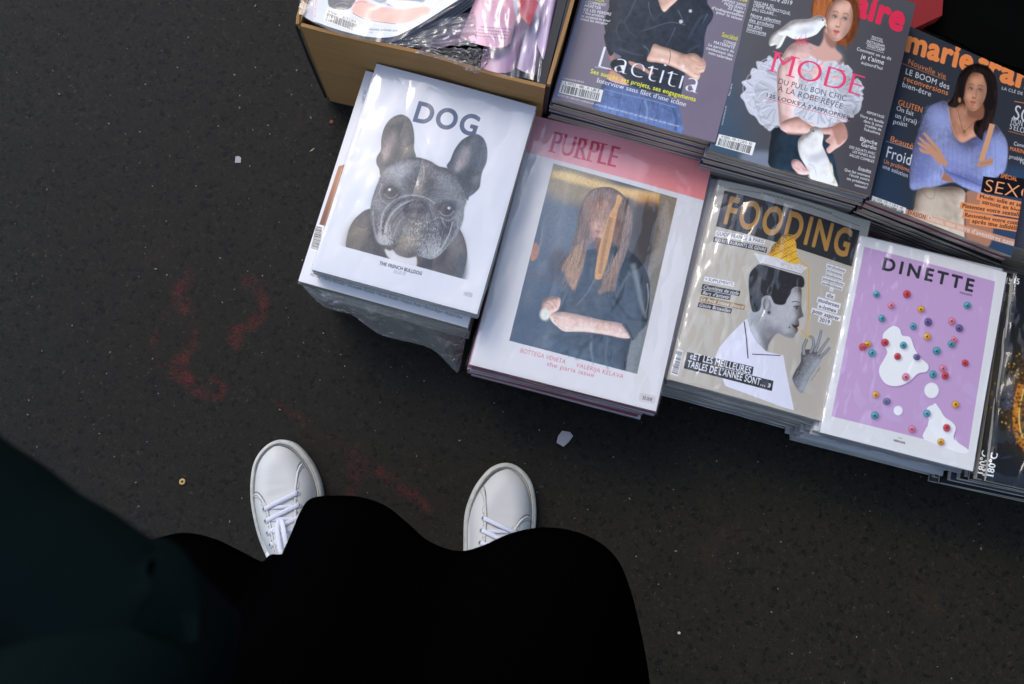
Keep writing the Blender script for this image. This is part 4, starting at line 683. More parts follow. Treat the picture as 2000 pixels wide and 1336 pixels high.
# ---------------------------------------------------------------- the ground
def paint_marks():
    """sprayed red marks on the asphalt: a coverage mask over a 1.1 x 0.75 m area"""
    q = [(-.66, .46), (.02, .46), (.02, -.04), (-.66, -.04)]; P = Paint((816, 600), [project(x, y, 0) for x, y in q], (255, 255, 255), (0, 0, 0)); W = (255, 255, 255); rs = P.rs
    for pts, w, a in (([(375, 525), (355, 560), (352, 590), (375, 590)], 34, .5), ([(470, 552), (500, 555), (512, 585), (505, 620), (480, 650)], 26, .75), ([(455, 640), (462, 660), (475, 668)], 42, 1.), ([(320, 620), (345, 605), (370, 610), (382, 640), (375, 675), (360, 690)], 22, .5), ([(305, 640), (300, 680), (318, 715)], 18, .25),
                      ([(330, 722), (350, 705), (368, 700)], 30, .85), ([(330, 722), (365, 742), (395, 770)], 30, .9), ([(395, 770), (425, 770), (432, 750), (410, 745)], 22, .8), ([(430, 503), (432, 508)], 16, .8), ([(540, 790), (570, 808), (600, 828)], 14, .7), ([(600, 828), (680, 880), (720, 905)], 22, .22),
                      ([(690, 905), (693, 935), (685, 975)], 20, .6), ([(690, 912), (694, 925)], 15, 1.), ([(735, 915), (780, 950), (820, 975), (838, 1000)], 20, .75), ([(680, 890), (740, 920)], 30, .3)):
        P.line(pts, w, W, a, 7); P.line(pts, w*.5, W, a*.8, 3)
    return P.image('spray_mask'), q
def ground():
    m = mat('asphalt', rough=.7, spec=.2); v = coords(m); dis = node(m, 'ShaderNodeTexNoise', i_Scale=160, i_Detail=2); link(m, v, dis.inputs[0])
    vv = mixc(m, .012, v, dis.outputs['Color'], 'ADD')
    V1 = node(m, 'ShaderNodeTexVoronoi', i_Scale=185, feature='F1'); link(m, vv, V1.inputs[0]); V2 = node(m, 'ShaderNodeTexVoronoi', i_Scale=420, feature='F1'); link(m, vv, V2.inputs[0])
    VE = node(m, 'ShaderNodeTexVoronoi', i_Scale=185, feature='DISTANCE_TO_EDGE'); link(m, vv, VE.inputs[0])
    sep = node(m, 'ShaderNodeSeparateColor'); link(m, V1.outputs['Color'], sep.inputs[0]); sep2 = node(m, 'ShaderNodeSeparateColor'); link(m, V2.outputs['Color'], sep2.inputs[0])
    base = ramp(m, noise_(m, v, 900, 3, .7), [(.3, (.0048, .0046, .0039)), (.52, (.0132, .0126, .0105)), (.72, (.0285, .0268, .0222))])
    chips = ramp(m, sep.outputs[0], [(0, (.2, .2, .2)), (.07, (.32, .31, .29)), (.11, (.9, .9, .9)), (.5, (1.05, 1.05, 1.05)), (.9, (1.2, 1.18, 1.12)), (1, (1.8, 1.7, 1.5))])
    c = mixc(m, .9, base, chips, 'MULTIPLY'); c2 = ramp(m, sep2.outputs[1], [(0, (.4, .4, .4)), (.3, (1, 1, 1)), (.93, (1, 1, 1)), (.985, (1.6, 1.55, 1.45)), (1, (3.6, 3.4, 3.0))])
    c = mixc(m, .8, c, c2, 'MULTIPLY'); big = noise_(m, v, 1.6, 5, .6); sx = node(m, 'ShaderNodeSeparateXYZ'); link(m, v, sx.inputs[0]); light_tint = math_(m, 'ADD', math_(m, 'MULTIPLY', math_(m, 'SUBTRACT', sx.outputs[0], math_(m, 'MULTIPLY', sx.outputs[1], .45)), .30), math_(m, 'MULTIPLY', big, .9))
    c = mixc(m, 1., c, ramp(m, light_tint, [(.20, (.86, .84, .74)), (.40, (.72, .67, .53)), (.66, (1.05, .93, .62))]), 'MULTIPLY')  # position tint: middle darkened as pile shade, right side browned as warm bounce light
    rust = ramp(m, noise_(m, v, 4.3, 6, .7), [(.60, (0, 0, 0)), (.75, (1, 1, 1))]); c = mixc(m, math_(m, 'MULTIPLY', rust, .35), c, (.040, .024, .010))
    # worn pale blotches (old gum and scuffs)
    V3 = node(m, 'ShaderNodeTexVoronoi', i_Scale=4.4, i_Randomness=1., feature='F1'); link(m, mixc(m, .02, v, noise_(m, v, 60, 4), 'ADD'), V3.inputs[0]); sp3 = node(m, 'ShaderNodeSeparateColor'); link(m, V3.outputs['Color'], sp3.inputs[0])
    g = math_(m, 'MULTIPLY', ramp(m, V3.outputs['Distance'], [(.035, (1, 1, 1)), (.07, (0, 0, 0))]), math_(m, 'GREATER_THAN', sp3.outputs[0], .55)); g = math_(m, 'MULTIPLY', g, ramp(m, noise_(m, v, 130, 3), [(.4, (0, 0, 0)), (.62, (1, 1, 1))])); c = mixc(m, math_(m, 'MULTIPLY', g, .28), c, (.16, .15, .12))
    # tiny bright grit
    V4 = node(m, 'ShaderNodeTexVoronoi', i_Scale=42, feature='F1'); link(m, v, V4.inputs[0]); sp4 = node(m, 'ShaderNodeSeparateColor'); link(m, V4.outputs['Color'], sp4.inputs[0])
    k = math_(m, 'MULTIPLY', math_(m, 'LESS_THAN', V4.outputs['Distance'], .045), math_(m, 'GREATER_THAN', sp4.outputs[1], .55)); c = mixc(m, k, c, (.20, .19, .165))
    img, q = paint_marks(); t = node(m, 'ShaderNodeTexImage', image=img, interpolation='Cubic', extension='CLIP'); uvn = node(m, 'ShaderNodeUVMap', uv_map='paint'); link(m, uvn.outputs[0], t.inputs[0])
    sp = node(m, 'ShaderNodeSeparateColor'); link(m, t.outputs[0], sp.inputs[0]); wear = ramp(m, noise_(m, v, 420, 4, .8), [(.47, (.0, .0, .0)), (.56, (1, 1, 1))]); wear2 = ramp(m, noise_(m, v, 38, 5, .75), [(.42, (.04, .04, .04)), (.66, (1, 1, 1))])
    f = math_(m, 'MULTIPLY', math_(m, 'MULTIPLY', sp.outputs[0], wear), wear2); c = mixc(m, math_(m, 'MULTIPLY', f, .72), c, (.26, .018, .014))
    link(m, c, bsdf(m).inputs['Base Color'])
    hgt = math_(m, 'ADD', math_(m, 'MULTIPLY', VE.outputs['Distance'], 2.2), math_(m, 'ADD', noise_(m, v, 800, 3), math_(m, 'MULTIPLY', sep.outputs[0], .5))); bump(m, hgt, .22, .0010)
    S = 60; xs = [-S, -2, 2, S]; V = []; 
    uv = []
    for y in xs:
        for x in xs: V.append((x, y, 0)); uv.append(((x-q[0][0])/(q[1][0]-q[0][0]), (y-q[2][1])/(q[0][1]-q[2][1])))
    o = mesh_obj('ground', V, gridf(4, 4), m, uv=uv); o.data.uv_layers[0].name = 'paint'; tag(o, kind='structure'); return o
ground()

# ---------------------------------------------------------------- the kiosk whose awning shades the back row
def kiosk():
    g = mat('kiosk_green', (.012, .035, .025), .35); gd = mat('kiosk_awning', (.03, .03, .035), .8); dk = mat('kiosk_inside', (.03, .028, .026), .8)
    th = R(-15.3); k = empty('news_kiosk', (2.52, 1.02, 0), th); tag(k, 'dark green newspaper kiosk standing behind the rows of magazines', 'kiosk')
    def bx(name, a, b, m):
        v, f = prism([(a[0], a[1]), (b[0], a[1]), (b[0], b[1]), (a[0], b[1])], a[2], b[2]); return mesh_obj(name, v, f, m, k)
    bx('wall', (-1.6, .0, .0), (2.4, 1.9, 2.5), g); bx('counter', (-1.5, -.12, .85), (2.3, -.002, .9), dk); bx('roof', (-1.75, -.15, 2.502), (2.55, 2.05, 2.62), g)
    for i in range(3): bx('shutter_panel', (-1.5+i*1.3, -.03, 1.0), (-.3+i*1.3, -.003, 2.3), dk)
    v, f = prism([(-1.6, 0), (2.4, 0), (2.4, .012), (-1.6, .012)], 0, 1.15); V = []
    for x, y, z in v: V.append((x, -.155-z*1.0+0, 2.50-z*.28+(y*1.0)))
    mesh_obj('awning', V, f, gd, k)
kiosk()
def sky_blocker():  # unseen building added to cut the sky light from behind
    st = mat('limestone', (.36, .33, .28), .85); gl = mat('window_glass', (.02, .025, .03), .08); b = empty('blocker_building', (0, -20, 0), 0); tag(b, 'added unseen stone building behind the photographer, blocking low sky light', 'building')
    def bx(nm, x0, y0, z0, x1, y1, z1, m, par=b): v, f = prism([(x0, y0), (x1, y0), (x1, y1), (x0, y1)], z0, z1); return mesh_obj(nm, v, f, m, par)
    bx('wall', -14, -3, 0, 14, 0, 14, st)
    for k in range(4):
        bx('cornice', -14.1, .002, 3.2+k*3.2, 14.1, .22, 3.4+k*3.2, st)
        for i in range(9): w = bx('window', -12.6+i*3, .003, .9+k*3.2, -11.4+i*3, .05, 2.9+k*3.2, gl); bx('frame', -12.04+i*3, .051, .9+k*3.2, -11.96+i*3, .07, 2.9+k*3.2, st, w)
sky_blocker()

# ---------------------------------------------------------------- magazines
PAGE_D = mat_pages('pages_grey', (.15, .122, .095), (.72, .60, .47)); PAGE_L = mat_pages('pages_pale', (.17, .155, .13), (.80, .76, .66)); PAGE_P = mat_pages('pages_rose', (.16, .04, .06), (.55, .46, .48))
rnd = random.Random(4)
_blocks = {}
def zbend(kind, u, v, s):
    if kind == 'tilt': return -.045*u-.035*v
    if kind == 'arch': return .010*math.sin(math.pi*min(1, u*1.1))*(.35+.65*v)-.004*u
    if kind == 'soft': return .0026*math.sin(math.pi*u)*(.4+.6*math.sin(3*v+s))+.010*max(0, u-v-.62)**1.5*(1+.6*math.sin(s*2.1))-.004*max(0, u+v-1.5)**1.3*math.sin(s+1)
    return 0
def mag_meshes(key, w, h, t, bend, seed):
    """page block and cover meshes of one magazine; origin at its lower left corner, underside at z = 0"""
    k = (key, seed)
    if k in _blocks: return _blocks[k]
    rs = random.Random(seed*13+len(key)); nx, ny = 11, 13; zb = lambda u, v: zbend(bend, u, v, seed)
    def ring(inset, zoff):
        out = []
        for j in range(ny):
            for i in range(nx):
                u, v = i/(nx-1), j/(ny-1); x = inset*.3+u*(w-inset*1.3); y = inset+v*(h-2*inset); out.append((x, y, zb(u, v)+zoff))
        return out
    per = [i for i in range(nx)]+[(j+1)*nx-1 for j in range(1, ny)]+[(ny-1)*nx+i for i in range(nx-2, -1, -1)]+[j*nx for j in range(ny-2, 0, -1)]
    top = ring(.0001, t-.0004); bot = ring(.0001, .0004); V = top+bot; F = gridf(nx, ny)+[tuple(q[::-1]) for q in [tuple(a+nx*ny for a in f) for f in gridf(nx, ny)]]
    lay = 3; base = len(V); P = len(per); cx, cy = w/2, h/2; wob = [rs.uniform(-.5, 1) for _ in range(lay)]
    for L in range(1, lay):
        f_ = L/lay
        for a in per:
            x, y, z1 = bot[a]; z2 = top[a][2]; d = .0009*(wob[L]+rs.uniform(-.5, .5)); dx = d if x > cx*1.7 else (-d*.3 if x < cx*.1 else 0); dy = d if y > cy*1.7 else (-d if y < cy*.2 else 0)
            V.append((x+dx, y+dy, z1+(z2-z1)*f_+rs.uniform(-.0003, .0003)))
    rows = [[nx*ny+a for a in per]]+[[base+(L-1)*P+i for i in range(P)] for L in range(1, lay)]+[list(per)]
    for A, B in zip(rows, rows[1:]):
        for i in range(P): j = (i+1) % P; F.append((A[i], A[j], B[j], B[i]))
    block = (V, F)
    # cover: front sheet, spine wall, back sheet
    Ft = ring(0, t+.00015); Fb = ring(0, t-.00035); Bt = ring(0, .00035); Bb = ring(0, 0.); n = nx*ny; V = Ft+Fb+Bt+Bb; G = gridf(nx, ny)
    F = list(G)+[tuple(a+n for a in q)[::-1] for q in G]+[tuple(a+2*n for a in q) for q in G]+[tuple(a+3*n for a in q)[::-1] for q in G]
    uv = [(i/(nx-1), j/(ny-1)) for _ in range(4) for j in range(ny) for i in range(nx)]
    def wall(A, B, closed=True):    # rim with its own vertices, so that the sheet keeps a crisp edge
        b0 = len(V); V.extend([V[a] for a in A]+[V[a] for a in B]); uv.extend([uv[a] for a in A]+[uv[a] for a in B]); k = len(A)
        for i in range(k if closed else k-1): F.append((b0+i, b0+(i+1) % k, b0+k+(i+1) % k, b0+k+i))
    wall([a+n for a in per], per); wall([a+3*n for a in per], [a+2*n for a in per])
    sp_ = [j*nx for j in range(ny-1, -1, -1)]; wall([a+3*n for a in sp_], sp_, False)
    m1 = bpy.data.meshes.new('page_block'); m1.from_pydata([tuple(p) for p in block[0]], [], block[1]); m1.update()
    m2 = bpy.data.meshes.new('cover'); m2.from_pydata(V, [], F); m2.update(); L = m2.uv_layers.new(name='UVMap'); idx = np.zeros(len(m2.loops), np.int32); m2.loops.foreach_get('vertex_index', idx); L.data.foreach_set('uv', np.asarray(uv, np.float32)[idx].ravel())
    m2.polygons.foreach_set('use_smooth', [True]*len(G)*4+[False]*(len(F)-4*len(G)))
    _blocks[k] = (m1, m2); return _blocks[k]
def magazine(key, loc, ang, w, h, t, bend, seed, cover, pages, label, group=None):
    b, c = mag_meshes(key, w, h, t, bend, seed); r = empty('magazine', loc, ang); tag(r, label, 'magazine', group)
    for nm, me, m in (('page_block', b, pages), ('cover', c, cover)):
        if not me.materials: me.materials.append(m)
        o = bpy.data.objects.new(nm, me); col.objects.link(o); o.parent = r
        o.material_slots[0].link = 'OBJECT'; o.material_slots[0].material = m
    return r
def film_wrap(root, w, h, t, bend, m, seed=0, drop=.03, over=.006, amp=.0010, dirs=(1., .4)):
    """clear wrap hugging the top of a magazine and falling over its edges"""
    nx, ny = 54, 66; V = []
    for j in range(ny):
        for i in range(nx):
            U, Vv = -.06+1.12*i/(nx-1), -.05+1.10*j/(ny-1); u, v = min(max(U, 0), 1), min(max(Vv, 0), 1)
            x, y = u*w, v*h; ex = abs(U-u)/.06; ey = abs(Vv-v)/.05; e = min(1, max(ex, ey))
            x += math.copysign(over*ex**.5, U-.5) if ex else 0; y += math.copysign(over*ey**.5, Vv-.5) if ey else 0
            q = Vector((x*dirs[0]*14+y*dirs[1]*9, y*8-x*5, seed*7.3)); n1 = 1-abs(noise.noise(q))*2; n2 = noise.noise(Vector((x*60, y*34, seed*3.1+9))); z = t+.0009+zbend(bend, u, v, 0)+amp*(max(0, n1)**2*1.1+.35*abs(n2))
            if e > 0: z -= drop*e**1.4*(.8+.35*noise.noise(Vector((x*40, y*40, seed+3)))); x += .003*n2*e; y += .003*n1*e
            V.append((x, y, z))
    return mesh_obj('plastic_wrap', V, gridf(nx, ny), m, root, smooth=True)

ORD = ['', 'second', 'third', 'fourth', 'fifth', 'sixth', 'seventh', 'eighth', 'ninth', 'tenth', 'eleventh', 'twelfth']
def pile(key, loc, ang, w, h, ztop, t, n, bend, cover, under_covers, pages, top_label, under_label, group, film=None, jit=(.003, .003), seed=0, film_kw={}, shift=(0, 0)):
    """a pile: the top magazine with its print, then n-1 more under it down to the ground"""
    rr = random.Random(seed+11); a = R(ang); th = ztop/n if t is None else t
    top = magazine(key, (loc[0], loc[1], ztop-th), a, w, h, th, bend, 0, cover, pages, top_label)
    if film: film_wrap(top, w, h, th, bend, film, seed, **film_kw)
    z = ztop-th; i = 0; ux, uy = Vector((math.cos(a), math.sin(a))), Vector((-math.sin(a), math.cos(a)))
    while z > .0005:
        tt = min(th, z) if z-th > .002 else z; i += 1
        j = Vector(loc)+ux*(rr.uniform(-1, 1)*jit[0]+shift[0]*min(1, i/10))+uy*(rr.uniform(-1, 1)*jit[1]+shift[1]*min(1, i/10))
        ul = (ORD[i]+' magazine down in the pile topped by '+under_label) if i < len(ORD) else 'magazine deep in the pile topped by '+under_label; gg = group
        if abs(tt-th) < 1e-6: magazine(key, (j.x, j.y, z-tt), a+rr.uniform(-1, 1)*(.008+jit[0]), w, h, tt, bend, 1+i % 3, (cover if key == 'black_food' and i == 1 else rr.choice(under_covers)), pages, ul, gg)
        z -= tt if abs(tt-th) < 1e-6 else z
    return top
FILM = mat_film('clear_film', .02, crinkle=.5, scale=17); FILM2 = mat_film('slack_film', .03, crinkle=.8, scale=26); HAZY = mat_film('hazy_film', .46, (.56, .55, .51), 1.5, 30, .15, .14); CRUMP = mat_film('crumpled_film', .24, (.40, .35, .31), .5, 30, .06, .22)
def plain(name, c, rough=.35): return mat(name, c, rough)
c_white = plain('cover_white', (.62, .63, .66)); c_grey = plain('cover_grey', (.35, .35, .37)); c_mauve = plain('cover_mauve', (.17, .14, .22)); c_navy = plain('cover_navy', (.03, .045, .075)); c_dark = plain('cover_dark', (.008, .008, .010), .45); c_rose = plain('cover_rose', (.34, .07, .10)); c_beige = plain('cover_beige', (.42, .40, .34)); c_lilac = plain('cover_lilac', (.6, .56, .62)); c_slate = plain('cover_slate', (.06, .065, .09))

# back row
pile('leather', (.082, .546), -16.0, .228, .296, .220, .0072, 0, 'soft', mat_print('print_leather', art_elle()), [c_mauve, c_mauve, c_navy], PAGE_D, 'mauve magazine with a woman in a black leather jacket and jeans on its cover', 'the leather jacket cover', 'magazines piled under the leather jacket cover', jit=(.003, .0025), seed=1)
pile('dove', (.293, .473), -16.3, .224, .292, .220, .0072, 0, 'soft', mat_print('print_doves', art_mc()), [c_slate, c_slate, c_grey, c_navy], PAGE_D, 'dark magazine with a red haired woman in white ruffles and two doves', 'the cover with two doves', 'magazines piled under the cover with doves', jit=(.003, .0025), seed=2)
pile('jumper', (.513, .408), -17.3, .222, .284, .210, .0078, 0, 'tilt', mat_print('print_jumper', art_mf(), .34), [c_navy, c_dark, c_rose], PAGE_D, 'navy magazine with a dark haired woman in a pale blue jumper, crossed arms', 'the pale blue jumper cover', 'magazines piled under the blue jumper cover', jit=(.003, .003), seed=3)
# front row
pile('pink_band', (-.030, .190), -14.2, .262, .370, .150, .0105, 0, 'soft', mat_print('print_pinkband', art_purple()), [c_rose, c_white, c_white], PAGE_P, 'large white magazine with a pink band and a long haired woman holding a comb', 'the pink banded cover, rose edged', 'magazines piled under the pink banded cover', film=FILM, jit=(.0035, .0030), seed=4, shift=(-.004, .004))
pile('food', (.244, .170), -15.2, .223, .296, .150, .0060, 0, 'arch', mat_print('print_food', art_food()), [c_grey, plain('cover_stone', (.40, .38, .33)), c_beige], PAGE_L, 'beige guide with gold letters on black and a profile balancing noodles on the head', 'the beige noodle plate cover', 'guides piled under the noodle cover', film=FILM2, jit=(.008, .0045), seed=5, film_kw=dict(amp=.0018), shift=(-.006, .0))
pile('lilac', (.448, .098), -14.4, .212, .286, .150, .0064, 0, 'soft', mat_print('print_lilac_cover', art_dinette()), [c_lilac, c_white, plain('cover_smoke', (.36, .36, .37))], PAGE_L, 'lilac magazine with a white border, coloured cereal rings and spilled milk', 'the lilac cereal ring cover', 'magazines piled under the lilac cover', film=FILM2, jit=(.007, .0045), seed=6, shift=(-.004, .004))
pile('black_food', (.672, .033), -12.5, .230, .296, .150, .0125, 0, 'soft', mat_print('print_blackfood', art_degree()), [c_dark, c_dark, c_slate], PAGE_L, 'black magazine in film with a golden spiced dish on its cover', 'the black golden dish cover', 'magazines piled under the golden dish cover', film=mat_film('slack_film_dark', .01, crinkle=1.2, scale=22, refl=.035), jit=(.008, .006), seed=7, film_kw=dict(amp=.004), shift=(-.016, .002))
# left pile: a few dog magazines in film on a wider chocolate book, more books under
dogp = mat_print('print_bulldog', art_dog())
def dog_pile():
    w, h, t = .229, .303, .0085; a = R(-15.3)
    top = magazine('dog', (-.240, .310, .200-t), a, w, h, t, 'soft', 0, dogp, PAGE_L, 'white magazine with a grey french bulldog portrait, wrapped in clear film'); film_wrap(top, w, h, t, 'soft', mat_film('tight_film', .02, crinkle=.5, scale=14), 8, drop=.012, over=.003, amp=.0016)
    for i in range(3): magazine('dog', (-.240+rnd.uniform(-.001, .001), .310+rnd.uniform(-.001, .0015), .200-t*(i+2)), a+rnd.uniform(-.004, .004), w, h, t, 'soft', 1+i, c_white, PAGE_L, 'white magazine right under the bulldog portrait, same size', 'magazines directly under the bulldog portrait')
    z = .200-4*t; tb = .022
    b = magazine('choc', (-.264, .302, z-tb), R(-15.5), .240, .317, tb, 'flat', 0, mat_print('print_choc', art_choc()), PAGE_L, 'wide white book under the bulldog magazines with script names along its lower edge')
    z -= tb; i = 0
    while z > .001:
        tt = min(.020, z); tt = z if z-tt < .006 else tt; i += 1
        magazine('choc%d' % i, (-.255+rnd.uniform(-.003, .003), .312+rnd.uniform(-.002, .002), z-tt), R(-15.5)+rnd.uniform(-.01, .01), .228, .306, tt, 'flat', 10+i, [c_white, c_grey][i % 2], PAGE_L, 'pale book low in the left pile, wrapped in slack grey film', 'books low in the left pile'); z -= tt
dog_pile()
def _cat3(P, n):
    P = [Vector(p) for p in P]; out = []
    for i in range(len(P)-1):
        a, b, c, d = P[max(i-1, 0)], P[i], P[i+1], P[min(i+2, len(P)-1)]
        for k in range(n): t = k/n; out.append(.5*((2*b)+(c-a)*t+(2*a-5*b+4*c-d)*t*t+(3*b-a-3*c+d)*t**3))
    return out+[P[-1]]

def hanging_film():
    top = [spot(583, 549, .162)+Vector((-.002, -.003, 0)), spot(913, 641, .162)+Vector((.002, -.003, 0))]
    low = [(586, 552, .15), (602, 572, .13), (627, 595, .11), (646, 604, .10), (689, 616, .09), (707, 630, .08), (740, 652, .07), (771, 662, .06), (812, 671, .06), (843, 682, .05), (863, 698, .035), (884, 720, .012), (895, 727, .008), (902, 702, .03), (908, 670, .08), (912, 652, .12)]
    lowp = _cat3([spot(*p) for p in low], 6); nx, ny = 90, 26; V = []
    for j in range(ny):
        for i in range(nx):
            u, v = i/(nx-1), j/(ny-1); A = top[0].lerp(top[1], u); s = u*(len(lowp)-1); k = min(int(s), len(lowp)-2); B = lowp[k].lerp(lowp[k+1], s-k); p = A.lerp(B, v)
            n = noise.noise(Vector((u*9, v*2.5, 1)))*.010+noise.noise(Vector((u*26+v*9, v*9, 4)))*.0022; p = p+Vector((.2, -.8, .3))*n*math.sin(math.pi*min(1, v*1.1))*.9; p.z = max(p.z, .004); p += Vector((0, -.0016*v, 0))*noise.noise(Vector((u*60, 0, 7))); V.append(p)
    o = mesh_obj('plastic_sheet', V, gridf(nx, ny), HAZY, smooth=True); tag(o, 'torn grey translucent plastic sheet hanging below the white chocolate book', 'plastic sheet')
hanging_film()
def spines():
    # narrow white-spined magazines seen between the back row and the black food magazine
    for i in range(9):
        magazine('narrow', (.735+rnd.uniform(-.004, .004), .372+rnd.uniform(-.004, .004), .014*i), R(-14)+rnd.uniform(-.02, .02), .21, .27, .014, 'flat', 30+i % 2, [c_white, c_grey, c_slate][i % 3], PAGE_L, 'pale spined magazine at the right edge between blue jumper and golden dish piles', 'magazines in the pile at the right edge')
spines()

# ---------------------------------------------------------------- things behind the back row
def back_things():
    red = mat('red_card', (.24, .004, .006), .6); blk = mat('black_cloth', (.0015, .0015, .0012), .95, .05)
    v = [spot(1600, -120, .17), spot(1850, -120, .17), spot(1840, 30, .17), spot(1775, 60, .17), spot(1690, 20, .17)]
    V, F = prism([(p.x, p.y) for p in v][::-1], 0.0, .17); o = mesh_obj('red_carton', V, F, red); tag(o, 'bright red carton corner behind the dove magazine at the top edge', 'carton')
    nx, ny = 30, 26; V = []; A, B, Cc, D = spot(1832, -330, .15), spot(2700, -200, .15), spot(2500, 352, .11), spot(1776, 42, .150)
    for j in range(ny):
        for i in range(nx):
            u, s = i/(nx-1), j/(ny-1); p = A.lerp(B, u).lerp(D.lerp(Cc, u), s); p.z += .008*noise.noise(Vector((u*7, s*6, 2)))+(-.17*max(0, (u-.9)/.1) if u > .9 else 0); V.append(p)
    f = gridf(nx, ny); n = len(V); V += [p-Vector((0, 0, .004)) for p in V[:n]]; F = [q[::-1] for q in f]+[tuple(a+n for a in q) for q in f]
    o = mesh_obj('black_cloth', V, F, blk, smooth=True); tag(o, 'black cloth lying behind the blue jumper magazine in the top right corner', 'cloth')
    v, f = prism([(.86, .80), (1.35, .68), (1.5, 1.2), (.98, 1.35)], 0, .13); o = mesh_obj('black_crate', v, f, blk); tag(o, 'black crate under the cloth in the top right corner', 'crate')
back_things()

# ---------------------------------------------------------------- cardboard box with polybagged magazines
def box_():
    cb = mat('cardboard', (.30, .185, .088), .75, .2); v = coords(cb, (3, 3, 70)); c = ramp(cb, noise_(cb, v, 1, 4), [(.3, (.36, .195, .072)), (.7, (.42, .23, .088))]); st = ramp(cb, noise_(cb, coords(cb), 7, 5), [(.3, (.9, .89, .87)), (.7, (1.04, 1.04, 1.04))]); link(cb, mixc(cb, 1., c, st, 'MULTIPLY'), bsdf(cb).inputs['Base Color']); bump(cb, noise_(cb, coords(cb, (2, 2, 40)), 3, 3), .25, .001)
    dk = mat('box_corner_dark', (.01, .008, .006), .9)
    w, d, hh, t = .347, .44, .25, .005; r = empty('cardboard_box', (-.2605, .6325, 0), R(-14.6)); tag(r, 'open brown cardboard box full of magazines in clear plastic bags', 'cardboard box')
    def panel(nm, x0, y0, x1, y1, z0=.0, z1=hh, m=cb, ax=None):
        nx = 24; V = []; nz = 10; horiz = abs(x1-x0) > abs(y1-y0)
        for side in (0, 1):
            for j in range(nz):
                for i in range(nx):
                    u, z = i/(nx-1), z0+(z1-z0)*j/(nz-1); bow = .0035*math.sin(math.pi*u)*noise.noise(Vector((u*3, z*9, x0*9+y0*5)))*2; ed = .0012*noise.noise(Vector((u*50, x0+y0, 3))) if j == nz-1 else 0
                    if horiz: V.append((x0+(x1-x0)*u, (y0 if side == 0 else y1)+bow, z+ed))
                    else: V.append(((x0 if side == 0 else x1)+bow, y0+(y1-y0)*u, z+ed))
        n = nx*nz; G = gridf(nx, nz); F = list(G)+[tuple(a+n for a in q)[::-1] for q in G]; per = [i for i in range(nx)]+[(j+1)*nx-1 for j in range(1, nz)]+[(nz-1)*nx+i for i in range(nx-2, -1, -1)]+[j*nx for j in range(nz-2, 0, -1)]
        for k in range(len(per)): a, b = per[k], per[(k+1) % len(per)]; F.append((b, a, a+n, b+n))
        return mesh_obj(nm, V, F, m, r, smooth=False)
    panel('front_panel', .004, 0, w-.0055, t); panel('side_panel', -.002, .0055, t-.002, d); panel('side_panel', w-t, .0055, w, d, z1=hh+.003); panel('back_panel', .004, d-t, w-.0055, d); panel('base', .006, .006, w-.006, d-.006, .002, .006)
    v, f = tube([(-.003, .001, hh-.002), (-.0035, .000, hh*.6), (-.002, .001, .01)], .0022, 6); mesh_obj('corner_shade_strip', v, f, dk, r)  # dark strip painted as the shadow along the torn left corner
    v, f = tube([(.002, .002, hh*.97), (.0, .003, hh*1.0), (-.002, .012, hh*1.003), (-.0025, .05, hh*.998)], .003, 6); mesh_obj('torn_corner', v, f, cb, r)
box_()
def sheet_patch(name, bottom, top, z0, z1, m, P, thick=.0005, curl=0., nx=30, ny=12, lift=None):
    """a bent sheet between a lower and an upper outline (design points of box survey: 3.571x crop at 560,0)"""
    b = catmull(bottom, False, 8); t = catmull(top, False, 8) if len(top) > 2 else np.array(top, float); V, uv = [], []
    ip = lambda q, u: np.array([np.interp(u, np.linspace(0, 1, len(q)), q[:, k]) for k in (0, 1)])
    for j in range(ny):
        for i in range(nx):
            u, v = i/(nx-1), j/(ny-1); q = ip(b, u)*(1-v)+ip(t, u)*v; z = z0+(z1-z0)*v+(lift(u, v) if lift else 0); V.append(spot(560+q[0]/3.571, q[1]/3.571, z))
            if P is not None: h = P@np.array([q[0], q[1], 1.]); uv.append((h[0]/h[2], 1-h[1]/h[2]))
            else: uv.append((u, v))
    n = len(V); G = gridf(nx, ny); V += [p-Vector((0, 0, thick)) for p in V[:n]]; F = list(G)+[tuple(a+n for a in q)[::-1] for q in G]
    per = [i for i in range(nx)]+[(j+1)*nx-1 for j in range(1, ny)]+[(ny-1)*nx+i for i in range(nx-2, -1, -1)]+[j*nx for j in range(ny-2, 0, -1)]
    b0 = len(V); V += [V[a].copy() for a in per]+[V[a+n].copy() for a in per]; k_ = len(per); uv = uv+uv; uv = uv+[uv[a] for a in per]*2
    for k in range(k_): F.append((b0+(k+1) % k_, b0+k, b0+k_+k, b0+k_+(k+1) % k_))
    return mesh_obj(name, V, F, m, uv=uv, smooth=True)
